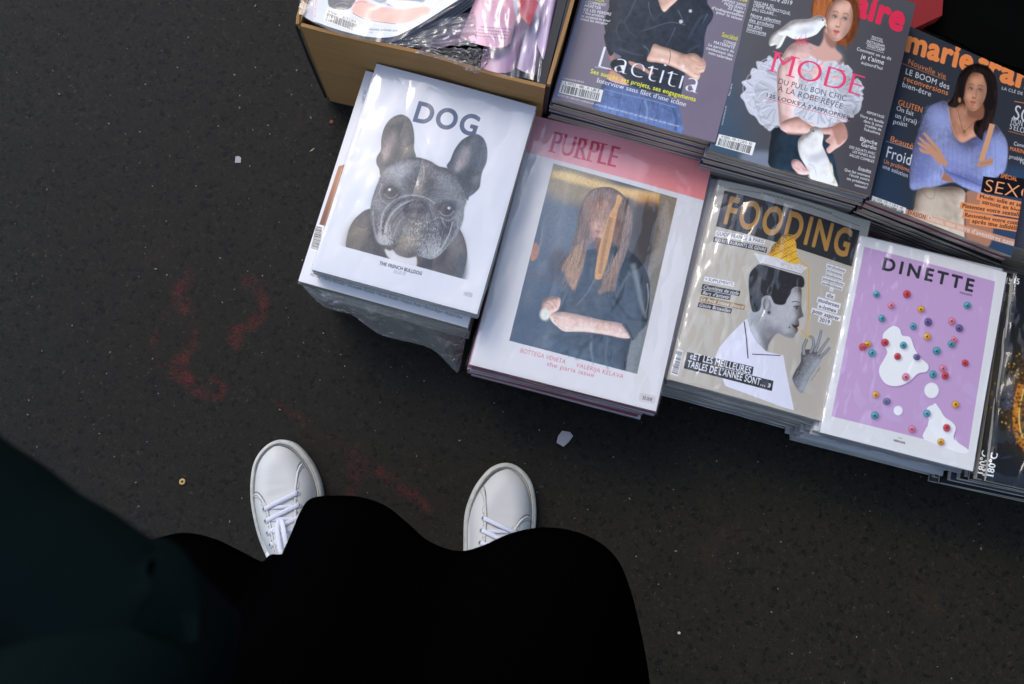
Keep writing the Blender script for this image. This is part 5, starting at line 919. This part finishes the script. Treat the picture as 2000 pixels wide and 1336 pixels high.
def box_contents():
    imw = art_weekly(); Hw = homography([(190, -420), (1230, -160), (820, 330), (175, 145)], [(0, 0), (1, 0), (1, 1), (0, 1)]); mw = mat_print('print_weekly_cover', imw)
    imp = art_pink(); Hp = homography([(1090, -420), (1760, -300), (1520, 340), (1000, 280)], [(0, 0), (1, 0), (1, 1), (0, 1)]); mp = mat_print('print_pink_cover', imp)
    pg = mat('page_curl', (.42, .41, .40), .6); pk = mat('pink_sheet', (.50, .27, .42), .3); pk2 = mat('pink_sheet_pale', (.52, .38, .55), .3); bk = c_dark
    # dark sheet painted as the shade in the gaps between the magazines
    gap_shade = mat('box_inner_shade', (.008, .008, .01), .25); o = sheet_patch('magazine', [(560, 300), (1200, 500), (1780, 590)], [(700, -420), (1300, -420), (2080, -420)], .13, .13, gap_shade, None); tag(o, 'dark sheet standing for the shade low inside the cardboard box', 'magazine')
    for k in range(5):
        d = 13*(5-k); o = sheet_patch('magazine', [(100+d*.3, 110+d*.35), (330, 215+d*.3), (520+d*.8, 268+d*.35), (700+d*1.0, 272+d*.9), (870+d*1.1, 215+d*1.1), (1040+d*1.2, 112+d*1.1), (1250+d*1.2, -30+d*1.1)], [(120, -420), (700, -420), (1560, -420)], .228+.004*k, .215+.004*k, pg if k else c_slate, None, lift=lambda u, v: .004*math.sin(5*u)+.018*max(0, u-.5)); tag(o, 'curled pale magazine under the one with the black and white barcode in the box', 'magazine', 'curled magazines under the barcode magazine')
    o = sheet_patch('magazine', [(182, 144), (330, 198), (505, 245), (640, 262), (760, 250), (900, 185), (1040, 100), (1225, -20)], [(215, -420), (700, -420), (1500, -420)], .2555, .245, mw, Hw, lift=lambda u, v: .012*max(0, u-.55)); tag(o, 'curled weekly magazine with barcode and peach pictures, top left in the cardboard box', 'magazine')
    o = sheet_patch('magazine', [(95, 100), (180, 150), (215, 160)], [(140, -420), (190, -420), (235, -420)], .246, .24, c_white, None); tag(o, 'white magazine edge left of the barcode magazine in the box', 'magazine')
    for bt, tp, z, mm, H, lb in (
        ([(930, 350), (1060, 330), (1200, 300), (1330, 240)], [(1230, 0), (1300, -60), (1400, -200), (1500, -420)], .215, pk, None, 'dusky pink magazine half hidden behind crumpled film in the box'),
        ([(1560, 445), (1650, 500), (1738, 522)], [(1700, -420), (1800, -420), (1960, -420)], .214, pk2, None, 'pale lilac magazine standing nearest the right side of the box'),
        ([(1740, 300), (1790, 420), (1800, 430)], [(1880, -420), (1925, -420), (1965, -420)], .222, pk2, None, 'narrow lilac magazine edge beside the black magazines in the box'),
        ([(1350, 470), (1450, 505), (1540, 505), (1590, 480)], [(1500, -420), (1640, -420), (1800, -420)], .226, pk, None, 'pink magazine lower down with only its lower edge showing in the box'),
        ([(1208, 262), (1300, 298), (1420, 328), (1510, 328), (1562, 300)], [(1480, -420), (1600, -420), (1740, -420)], .240, mp, Hp, 'glossy pink magazine with small black print, curling up in the middle of the box')):
        o = sheet_patch('magazine', bt, tp, z, z, mm, H, lift=lambda u, v: .010*math.sin(math.pi*u)*(1-v)); tag(o, lb, 'magazine')
    redm = mat('red_glossy', (.5, .01, .02), .2); o = sheet_patch('leaflet', [(1625, 110), (1665, 150), (1690, 185)], [(1600, -60), (1680, -60), (1760, 20)], .244, .244, redm, None); tag(o, 'small red glossy leaflet tucked between pink magazines in the box', 'leaflet')
    for q, z, lb in (([(1745, 600), (1800, 612)], .238, 'black magazine standing against the right wall of the box'), ([(1810, 612), (1838, 615)], .244, 'thin black magazine squeezed against the right wall of the box')):
        tp = [(q[0][0]+250, -420), (q[1][0]+260, -420)]; a = [spot(560+x/3.571, y/3.571, z) for x, y in (*q, tp[1], tp[0])]; v, f = prism([(p.x, p.y) for p in a], .02, z); o = mesh_obj('magazine', v, f, c_dark); tag(o, lb, 'magazine')
    def bag(bt, tp, z, m, lb, cr=.006, n=(70, 26), fq=14):
        b, t = catmull(bt, False, 8), catmull(tp, False, 8); V = []
        for j in range(n[1]):
            for i in range(n[0]):
                u, v = i/(n[0]-1), j/(n[1]-1); q = np.array([np.interp(u, np.linspace(0, 1, len(b)), b[:, k]) for k in (0, 1)])*(1-v)+np.array([np.interp(u, np.linspace(0, 1, len(t)), t[:, k]) for k in (0, 1)])*v
                p = spot(560+q[0]/3.571, q[1]/3.571, z); s = Vector((u*fq, v*8, z*90)); p += Vector((noise.noise(s*2.1)*cr*.4, noise.noise(s*1.7+Vector((5, 0, 0)))*cr*.4, (1-abs(noise.noise(s))*2)*cr)); V.append(p)
        o = mesh_obj('plastic_bag', V, gridf(*n), m, smooth=True); tag(o, lb, 'plastic bag')
    bag([(85, 100), (330, 225), (560, 285), (760, 290), (960, 180), (1240, 10)], [(120, -420), (400, -420), (800, -420), (1150, -420), (1450, -420), (1600, -420)], .2615, mat_film('bag_film', .03, crinkle=.4, scale=12, rough=.12, refl=.045), 'clear plastic bag stretched over the barcode magazine in the box', .0022, fq=7)
    bag([(560, 285), (800, 330), (1000, 340), (1200, 320), (1330, 330)], [(700, 275), (880, 215), (1000, 160), (1150, 120), (1310, 90)], .245, mat_film('bag_film_grey', .34, (.42, .40, .38), .7, 24), 'greyish crumpled plastic bag between barcode magazine and pink magazines', .004, fq=6)
    bag([(900, 385), (1050, 410), (1200, 470), (1310, 525), (1345, 515), (1400, 460)], [(930, 352), (1060, 350), (1200, 345), (1300, 350), (1380, 360), (1420, 380)], .262, CRUMP, 'crumpled clear plastic roll lying over the front edge of the box', .008, (90, 30), 9)
    bag([(1410, 470), (1500, 530), (1600, 545), (1700, 560), (1760, 580)], [(1300, -420), (1450, -420), (1600, -420), (1750, -420), (1900, -420)], .2555, mat_film('bag_film_pink', .06, crinkle=.6, scale=12, rough=.16), 'clear plastic bag over the pink magazines on the right of the box', .0028, fq=6)
box_contents()

# ---------------------------------------------------------------- litter on the asphalt
def scrap(px, py, name, label, cat, pts, m, h=.0015, z=.0):
    c = spot(px, py, z); V, F = prism([(c.x+x, c.y+y) for x, y in pts], .0005, h); n = len(pts)
    for k in range(n, 2*n): V[k] = (V[k][0]*1., V[k][1], h*(1+.6*noise.noise(Vector((V[k][0]*200, V[k][1]*200, 0)))))
    o = mesh_obj(name, V, F, m); tag(o, label, cat)
paper = mat('scrap_paper', (.36, .36, .36), .8); bump(paper, noise_(paper, coords(paper), 300, 3), .6, .002)
scrap(1103, 857, 'paper_scrap', 'crumpled white paper scrap on the asphalt below the pink banded magazine', 'paper scrap', [(-.0125, -.006), (-.002, -.012), (.006, -.005), (.0125, .004), (.008, .010), (-.004, .012), (-.010, .004)], paper, .002)
scrap(465, 312, 'paper_scrap', 'tiny square white paper scrap on the asphalt left of the bulldog pile', 'paper scrap', [(-.0045, -.005), (.0045, -.005), (.0048, .003), (.001, .0055), (-.004, .005)], paper, .0012)
def ring_bit():
    m = mat('cereal', (.55, .36, .13), .8); c = spot(357, 941, 0); V, F = tube([(c.x+.0032*math.cos(a)*(1.1 if k % 2 else .95), c.y+.0032*math.sin(a), .0022) for k, a in enumerate(np.arange(8)*math.pi/4)], .0017, 6, closed=True); o = mesh_obj('cereal_ring', V, F, m); tag(o, 'small beige cereal ring on the asphalt left of the sneakers', 'cereal')
ring_bit()
scrap(610, 293, 'leaf_bit', 'sliver of pale dry leaf on the asphalt beside the white book', 'leaf', [(-.004, -.003), (.0, -.0012), (.004, .003), (.001, .0018), (-.002, -.0005)], mat('leaf_dry', (.42, .40, .20), .8), .001)
scrap(647, 238, 'leaf_bit', 'reddish crumb on the asphalt between the box and the white book', 'leaf', [(-.003, -.002), (.002, -.003), (.003, .002), (-.001, .003)], mat('leaf_red', (.22, .06, .03), .8), .001)
scrap(1326, 1236, 'pebble', 'tiny white pebble on the asphalt right of the black skirt', 'pebble', [(-.0018, -.0015), (.0015, -.0018), (.002, .001), (0, .002), (-.002, .001)], mat('pebble_white', (.5, .5, .48), .7), .002)
def grit():
    m = mat('grit_pale', (.16, .155, .14), .8); rr = random.Random(9); P = []
    for _ in range(520):
        x, y = rr.uniform(-.85, .9), rr.uniform(-.35, .85); s = rr.choice([.0005, .0006, .0008, .0011])*rr.uniform(.6, 1.2); a = rr.uniform(0, 6.28); e = rr.uniform(.5, 2.2)
        q = [(x+s*(e*math.cos(t)*math.cos(a)-math.sin(t)*math.sin(a)), y+s*(e*math.cos(t)*math.sin(a)+math.sin(t)*math.cos(a))) for t in np.arange(5)*1.2566]; P.append(prism(q, .0, s*1.2+.0003))
    v, f = join(P); tag(mesh_obj('grit', v, f, m), kind='stuff')
grit()

# ---------------------------------------------------------------- the photographer: skirt, coat sleeve, sneakers
def person():
    root = empty('person', (-.13, -.2, 0)); tag(root, 'person in a black skirt, dark blue coat sleeve and white lace-up sneakers, seen from above', 'person')
    inv = Matrix.Translation(-Vector(root.location))
    def put(nm, v, f, m, par=root, smooth=True, sub=0):
        off = Vector(root.location) if par == root else Vector((0, 0, 0)); o = mesh_obj(nm, [Vector(p)-off for p in v], f, m, par, smooth=smooth)
        if sub: md = o.modifiers.new('sub', 'SUBSURF'); md.levels = md.render_levels = sub
        return o
    blk = mat('skirt_wool', (.0009, .0009, .0011), 1., .0)
    coatm = mat('coat_wool', (.0022, .0056, .0060), .95, .02); bump(coatm, noise_(coatm, coords(coatm), 700, 2), .4, .001)
    # skirt: waist, hips, then folds that open to the hem
    hem = [(285, 1068), (330, 1050), (370, 1046), (420, 1058), (470, 1082), (512, 1102), (530, 1088), (556, 1084), (575, 1040), (592, 1000), (612, 977), (660, 973), (705, 976), (750, 992), (790, 1023), (830, 1058), (870, 1076), (905, 1081), (945, 1070), (1000, 1046), (1060, 1035), (1120, 1042), (1172, 1066), (1206, 1102), (1228, 1158), (1243, 1218), (1255, 1275), (1264, 1336), (1270, 1420), (1250, 1520), (1180, 1600), (1050, 1660), (880, 1690), (700, 1690), (520, 1660), (380, 1590), (270, 1480), (215, 1350), (205, 1220), (235, 1120)]
    hp = catmull([(a, b) for a, b in hem], True, 6); H = []
    for k, (a, b) in enumerate(hp):
        zz = .36+(.05*math.exp(-((a-700)/110)**2) if b < 1200 else 0); H.append(spot(a, b, zz))
    c = Vector((-.12, -.27, 0)); lv = [(0, 1.), (.05, .955), (.15, .86), (.35, .70), (.6, .50), (.8, .36), (1, .26)]; n = len(H); V = []
    for s, k in lv:
        for p in H:
            d = Vector((p.x-c.x, p.y-c.y)); a = math.atan2(d.y, d.x); el = Vector((.165*math.cos(a), .115*math.sin(a))); q = Vector((c.x, c.y))+d*(1-s)**1.35+el*(1-(1-s)**1.35); V.append((q.x, q.y, p.z+(1.02-p.z)*s))
    F = [(r*n+i, r*n+(i+1) % n, (r+1)*n+(i+1) % n, (r+1)*n+i) for r in range(len(lv)-1) for i in range(n)]
    sk = put('skirt', V, F, blk); md = sk.modifiers.new('thick', 'SOLIDIFY'); md.thickness = .003
    # body (skin modifier), mostly hidden
    J = dict(aL=(-.272, -.20, .09), kL=(-.22, -.21, .48), hL=(-.19, -.25, .86), aR=(-.035, -.21, .09), kR=(-.06, -.21, .48), hR=(-.09, -.25, .86), pel=(-.13, -.27, .95), wai=(-.13, -.28, 1.08), che=(-.12, -.29, 1.28), nec=(-.10, -.28, 1.42), nk2=(-.09, -.26, 1.50), hd1=(-.07, -.24, 1.57), hd2=(-.06, -.24, 1.66), shL=(-.28, -.31, 1.36), elL=(-.37, -.24, 1.10), haL=(-.56, .02, 1.06), fiL=(-.62, .07, 1.06), shR=(.04, -.31, 1.36), elR=(.14, -.34, 1.16), haR=(.10, -.16, 1.48), fiR=(.06, -.11, 1.53))
    for k, (tp, hl) in (('aL', ((539, 862), (606, 1230))), ('aR', ((997, 907), (933, 1270)))):
        t_, h_ = spot(*tp, .02), spot(*hl, .02); d_ = Vector((t_.x-h_.x, t_.y-h_.y, 0)).normalized(); q_ = t_-d_*.222; J[k] = (q_.x, q_.y, .07); kk = 'k'+k[1]; J[kk] = ((J[kk][0]+q_.x)/2, (J[kk][1]+q_.y)/2-.01, .48)
    rad = dict(aL=.030, kL=.052, hL=.078, aR=.030, kR=.052, hR=.078, pel=.12, wai=.10, che=.12, nec=.05, nk2=.05, hd1=.075, hd2=.06, shL=.055, elL=.038, haL=.025, fiL=.02, shR=.055, elR=.038, haR=.025, fiR=.02)
    E = [('aL', 'kL'), ('kL', 'hL'), ('hL', 'pel'), ('aR', 'kR'), ('kR', 'hR'), ('hR', 'pel'), ('pel', 'wai'), ('wai', 'che'), ('che', 'nec'), ('nec', 'nk2'), ('nk2', 'hd1'), ('hd1', 'hd2'), ('che', 'shL'), ('shL', 'elL'), ('elL', 'haL'), ('haL', 'fiL'), ('che', 'shR'), ('shR', 'elR'), ('elR', 'haR'), ('haR', 'fiR'), ]
    ks = list(J); me = bpy.data.meshes.new('body'); me.from_pydata([Vector(J[k])-Vector(root.location) for k in ks], [(ks.index(a), ks.index(b)) for a, b in E], []); me.materials.append(mat('skin', (.45, .27, .2), .5))
    b = bpy.data.objects.new('body', me); col.objects.link(b); b.parent = root; sm = b.modifiers.new('skin', 'SKIN'); sm.use_smooth_shade = True
    for k, sv in zip(ks, me.skin_vertices[0].data): sv.radius = (rad[k], rad[k]); sv.use_root = (k == 'pel')
    b.modifiers.new('sub', 'SUBSURF').render_levels = 1
    # coat: torso and two sleeves
    v, f = [], []; rings = [(.96, .19, .15), (1.1, .18, .145), (1.25, .195, .14), (1.36, .19, .12), (1.42, .09, .08)]
    for z, rx, ry in rings: v += [(-.12+rx*math.cos(a), -.29+ry*math.sin(a), z) for a in np.arange(20)*math.pi/10]
    f = [(r*20+i, r*20+(i+1) % 20, (r+1)*20+(i+1) % 20, (r+1)*20+i) for r in range(4) for i in range(20)]; put('coat', v, f, coatm)
    def bez(P, n=24): return [Vector(p) for p in _cat3(P, n)]
    e0, e1, e2 = spot(205, 1226, 1.06), spot(0, 1080, 1.06), spot(-420, 780, 1.06)
    P = _cat3([(-.27, -.31, 1.37), (-.27, -.27, 1.2), tuple(spot(215, 1340, 1.06)), tuple(e0), tuple(e1), tuple(e2)], 8); m = len(P); rr_ = [.075-.036*min(1, i/(m*.5))+.0015*noise.noise(Vector((i*.5, 0, 0))) for i in range(m)]; v, f = tube(P, rr_, 18); put('coat_sleeve', v, f, coatm)
    P = _cat3([(.03, -.31, 1.37), (.13, -.36, 1.22), (.15, -.34, 1.17), (.12, -.24, 1.36), (.10, -.18, 1.46)], 6); v, f = tube(P, .055, 14); put('coat_sleeve', v, f, coatm)
    hv = []; hf = []
    for j in range(9):
        for i in range(16): th, ph = math.pi*j/12, i*math.pi/8; hv.append((-.065+.098*math.sin(th)*math.cos(ph), -.262+.105*math.sin(th)*math.sin(ph), 1.615+.11*math.cos(th)))
    hf = [(j*16+i, j*16+(i+1) % 16, (j+1)*16+(i+1) % 16, (j+1)*16+i) for j in range(8) for i in range(16)]; put('hair', hv, hf, mat('hair_dark', (.02, .012, .008), .6))
    sneakers(root)
def sneakers(root):
    lea = mat('shoe_leather', (.56, .56, .535), .62, .2); bump(lea, noise_(lea, coords(lea), 900, 2), .12, .0005); sol = mat('shoe_sole', (.50, .50, .44), .6); bump(sol, noise_(sol, coords(sol, (1, 1, 14)), 120, 2), .2, .0006)
    lace = mat('shoe_lace', (.66, .67, .75), .85, .2); bump(lace, noise_(lace, coords(lace), 1400, 2), .6, .0006); ey = mat('shoe_eyelet', (.10, .11, .13), .35); st = mat('shoe_stitch', (.09, .09, .09), .8); ins = mat('shoe_inside', (.05, .05, .05), .9)
    s_ = lin((200, 200, 185)); link(sol, ramp(sol, noise_(sol, coords(sol), 60, 4), [(.3, (.40, .40, .35)), (.6, (.54, .54, .49))]), bsdf(sol).inputs['Base Color'])
    OUT = catmull([(0, 0), (.016, .004), (.028, .018), (.035, .05), (.0375, .10), (.046, .15), (.0535, .1985), (.0505, .230), (.042, .2545), (.0265, .2775), (.004, .2875), (-.0185, .2815), (-.0365, .264), (-.047, .237), (-.0525, .200), (-.050, .152), (-.039, .10), (-.035, .05), (-.028, .018), (-.016, .004)], True, 12)
    _t = int(np.argmax(OUT[:, 1])); _m, _l = OUT[:_t+1], OUT[_t:][::-1]
    def smooth_hw(y, side):
        q = _m if side > 0 else _l; return abs(float(np.interp(y, np.maximum.accumulate(q[:, 1]), np.abs(q[:, 0]))))
    def outline(inset=0.):
        p = OUT[::2]; d = np.roll(p, -1, 0)-np.roll(p, 1, 0); d /= np.linalg.norm(d, axis=1)[:, None]; return [(x, y) for x, y in p-np.c_[d[:, 1], -d[:, 0]]*inset]
    def top(y):   # ridge height of the upper
        return float(np.interp(y, [0, .02, .06, .10, .14, .18, .21, .235, .255, .268, .276, .2795], [.075, .092, .098, .100, .084, .066, .058, .0545, .050, .044, .036, .0265]))
    IN = np.array(outline(.0082)); IB = np.roll(IN, -1, 0)-IN; IL = (IB**2).sum(1)
    def S(y, s, off=0.):   # point on the upper: y along, s -1..1 across; height grows with the distance from the welt
        w = max(.0, smooth_hw(min(y*1.03, .2874), s)-.0082); x = s*w*.999; q = np.array([x, y])-IN; t = np.clip((q*IB).sum(1)/IL, 0, 1); d = float(np.sqrt(((q-IB*t[:, None])**2).sum(1)).min())
        D = .030+.012*max(0, (.2-y)/.1); r = min(1, d/D); H = float(np.interp(y, [0, .06, .10, .14, .17, .20, .235, .28], [.075, .095, .097, .084, .071, .062, .0555, .050]))-.026
        return Vector((x*(1+off), y, .026+H*(1-(1-r)**2.3)**.72+off))
    def build(name, place, ang, mir, label):
        r = bpy.data.objects.new('sneaker', None); col.objects.link(r); r.parent = root; r.location = Vector(place)-Vector(root.location); r.rotation_euler = (0, 0, ang); r['label'] = label
        mx = lambda v: [Vector((p[0]*mir, p[1], p[2])) for p in v]; fx = lambda f: f if mir > 0 else [tuple(q)[::-1] for q in f]
        def put(nm, v, f, m, smooth=True, sub=0):
            o = mesh_obj(nm, mx(v), fx(f), m, r, smooth=smooth)
            if sub: md = o.modifiers.new('sub', 'SUBSURF'); md.levels = md.render_levels = sub
            return o
        prof = [(.004, .0), (.0005, .004), (.0, .010), (.0003, .018), (.0012, .0225), (.0030, .0255), (.0042, .0262), (.0050, .0250), (.0070, .0272), (.0085, .0268), (.0115, .022)]; V = []; n = 0
        for ins_, z in prof: o_ = outline(ins_); n = len(o_); V += [(x, y, z) for x, y in o_]
        F = [(k*n+i, k*n+(i+1) % n, (k+1)*n+(i+1) % n, (k+1)*n+i) for k in range(len(prof)-1) for i in range(n)]+[tuple(range(n))[::-1]]; put('sole', V, F, sol)
        ny, ns = 60, 36; V = []
        for j in range(ny):
            y = .012+(.2772-.012)*(1-(1-j/(ny-1))**1.3)
            for i in range(ns+1):
                s = -1+2*i/ns; p = S(y, math.copysign(abs(s)**.85, s))
                cr = (.0012*math.exp(-((y-.207-.10*p.x)/.005)**2)+.0008*math.exp(-((y-.220+.16*p.x)/.004)**2))*(1-abs(s)) ; p.z -= cr
                if abs(s) > .985: p.z -= .005
                V.append(p)
        put('upper', V, gridf(ns+1, ny), lea)
        # quarter panels (raised), their bound edge, tongue
        def edge_y(side): return [(.213, 1.0), (.214, .86), (.210, .70), (.201, .56), (.190, .47), (.172, .43), (.14, .40), (.10, .37), (.07, .35)] if side < 0 else [(.243, .97), (.239, .84), (.231, .70), (.218, .58), (.203, .48), (.178, .43), (.14, .40), (.10, .37), (.07, .35)]
        for side in (-1, 1):
            E = _cat3([(y, s, 0) for y, s in edge_y(side)], 5); V = []; m = 12
            for k, e in enumerate(E):
                for q in range(m):
                    t = q/(m-1); s = e[1]+(1.0-e[1])*t; y = e[0]*(1-t*.0)-(0 if k else 0); yy = e[0]-(.012*t if k > 4 else 0); V.append(S(max(.01, yy), side*s, .0016 if q < m-1 else .0008))
            V0 = [S(e[0]+.0, side*e[1], -.001) for e in E]; nE = len(E); F = gridf(m, nE); F = F if side < 0 else [q[::-1] for q in F]; b = len(V); V += V0; F += [(k*m, (k+1)*m, b+k+1, b+k) for k in range(nE-1)]
            put('quarter_panel', V, F, lea)
            v, f = tube([S(e[0], side*e[1], .0018) for e in E], .0016, 6, .0010); put('edge_binding', v, f, lea)
            for off in (.0045, -.0035):
                pts = [S(max(.01, e[0]-off*(1 if k < 18 else .0)), side*(e[1]+(abs(off)*14 if k >= 14 and off > 0 else 0)), .0018 if off > 0 else .0006) for k, e in enumerate(E)]; D = []
                if off > 0:
                    for k in range(len(pts)-1):
                        a, b_ = pts[k], pts[k+1]; D.append(tube([a.lerp(b_, .12), a.lerp(b_, .62)], .00045, 4))
                    v, f = join(D); put('stitching', v, f, st)
                else: v, f = tube([p-Vector((0, 0, .0004)) for p in pts[:22]], .0006, 4); put('seam', v, f, st)
        v, f = tube([Vector((x, y, .0268)) for x, y in outline(.0078)], .0006, 4, closed=True); put('foxing_line', v, f, st)
        v, f = tube([Vector((x, y, .0275)) for x, y in outline(.0056)], .0011, 6, closed=True); put('welt', v, f, sol)
        ws = []
        V = []; nt_ = 14
        for j in range(nt_):
            y = .200-.125*j/(nt_-1)
            for i in range(9): s = -.40+.80*i/8; V.append(S(y, s, .0008+.0012*math.sin(j*1.1)*math.cos(s*4)))
        put('tongue', V, [q[::-1] for q in gridf(9, nt_)], lea)
        rows = [.190, .173, .156, .139, .122, .105, .089]
        for k, y in enumerate(rows):
            for side in (-1, 1):
                c = S(y+(.012 if side > 0 else 0), side*.54, .0024); T = [(c.x+.0032*math.cos(a), c.y+.0032*math.sin(a), c.z-abs(side)*.0+(-.0006)*math.cos(a)*side) for a in np.arange(12)*math.pi/6]; v, f = tube(T, .0008, 6, closed=True); put('eyelet', v, f, mat_eye)
                v, f = prism([(c.x+.0027*math.cos(a), c.y+.0027*math.sin(a)) for a in np.arange(10)*math.pi/5], c.z-.0012, c.z-.0003); put('eyelet_hole', v, f, ey, smooth=False)
            A, B = S(y, -.54, .0022), S(y+.012, .54, .0022); P = [A+Vector((0, 0, -.001)), A+Vector((.003, .0005, .003)), A.lerp(B, .3)+Vector((0, 0, .0065)), A.lerp(B, .6)+Vector((0, 0, .0065)), B+Vector((-.003, -.0005, .003)), B+Vector((0, 0, -.001))]; v, f = tube(_cat3(P, 5), .0033, 8, .0011); put('lace', v, f, lace)
            if k < len(rows)-1:
                A, B = S(y, -.34, .0022), S(rows[k+1]+.012, .36, .0022); v, f = tube(_cat3([A, A.lerp(B, .5)+Vector((0, 0, .002)), B], 5), .0028, 8, .0009); put('lace', v, f, lace)
        L = S(0.136, -.05, .012); v, f = tube(_cat3([S(0.113, .05, .010), S(0.128, -.10, .018), S(0.160, -.12, .017), S(0.168, .02, .016), S(0.146, .10, .018), S(0.116, .12, .012)], 7), .0036, 8, .0010); put('lace_bow', v, f, lace)
        v, f = tube(_cat3([S(0.113, .02, .010), S(0.110, -.35, .012), S(0.116, -.75, .010), S(0.130, -.98, .006)], 7), .0034, 8, .0011); put('lace_end', v, f, lace)
        v, f = tube(_cat3([S(0.108, .0, .010), S(0.103, .35, .012), S(0.093, .8, .008)], 7), .0034, 8, .0011); put('lace_end', v, f, lace)
    global mat_eye; mat_eye = mat('eyelet_rim', (.45, .48, .5), .35)
    for (toe, heel, mir, label) in (((539, 862), (606, 1230), 1, 'left white sneaker, toe pointing slightly outward'), ((997, 907), (933, 1270), -1, 'right white sneaker, toe near the middle of the frame')):
        t = spot(*toe, .02); h = spot(*heel, .02); d = (t-h); a = math.atan2(d.y, d.x)-math.pi/2; d = Vector((d.x, d.y, 0)).normalized(); o = Vector((t.x, t.y, 0))-d*.2855
        build('sneaker', o, a, mir, label)
person()
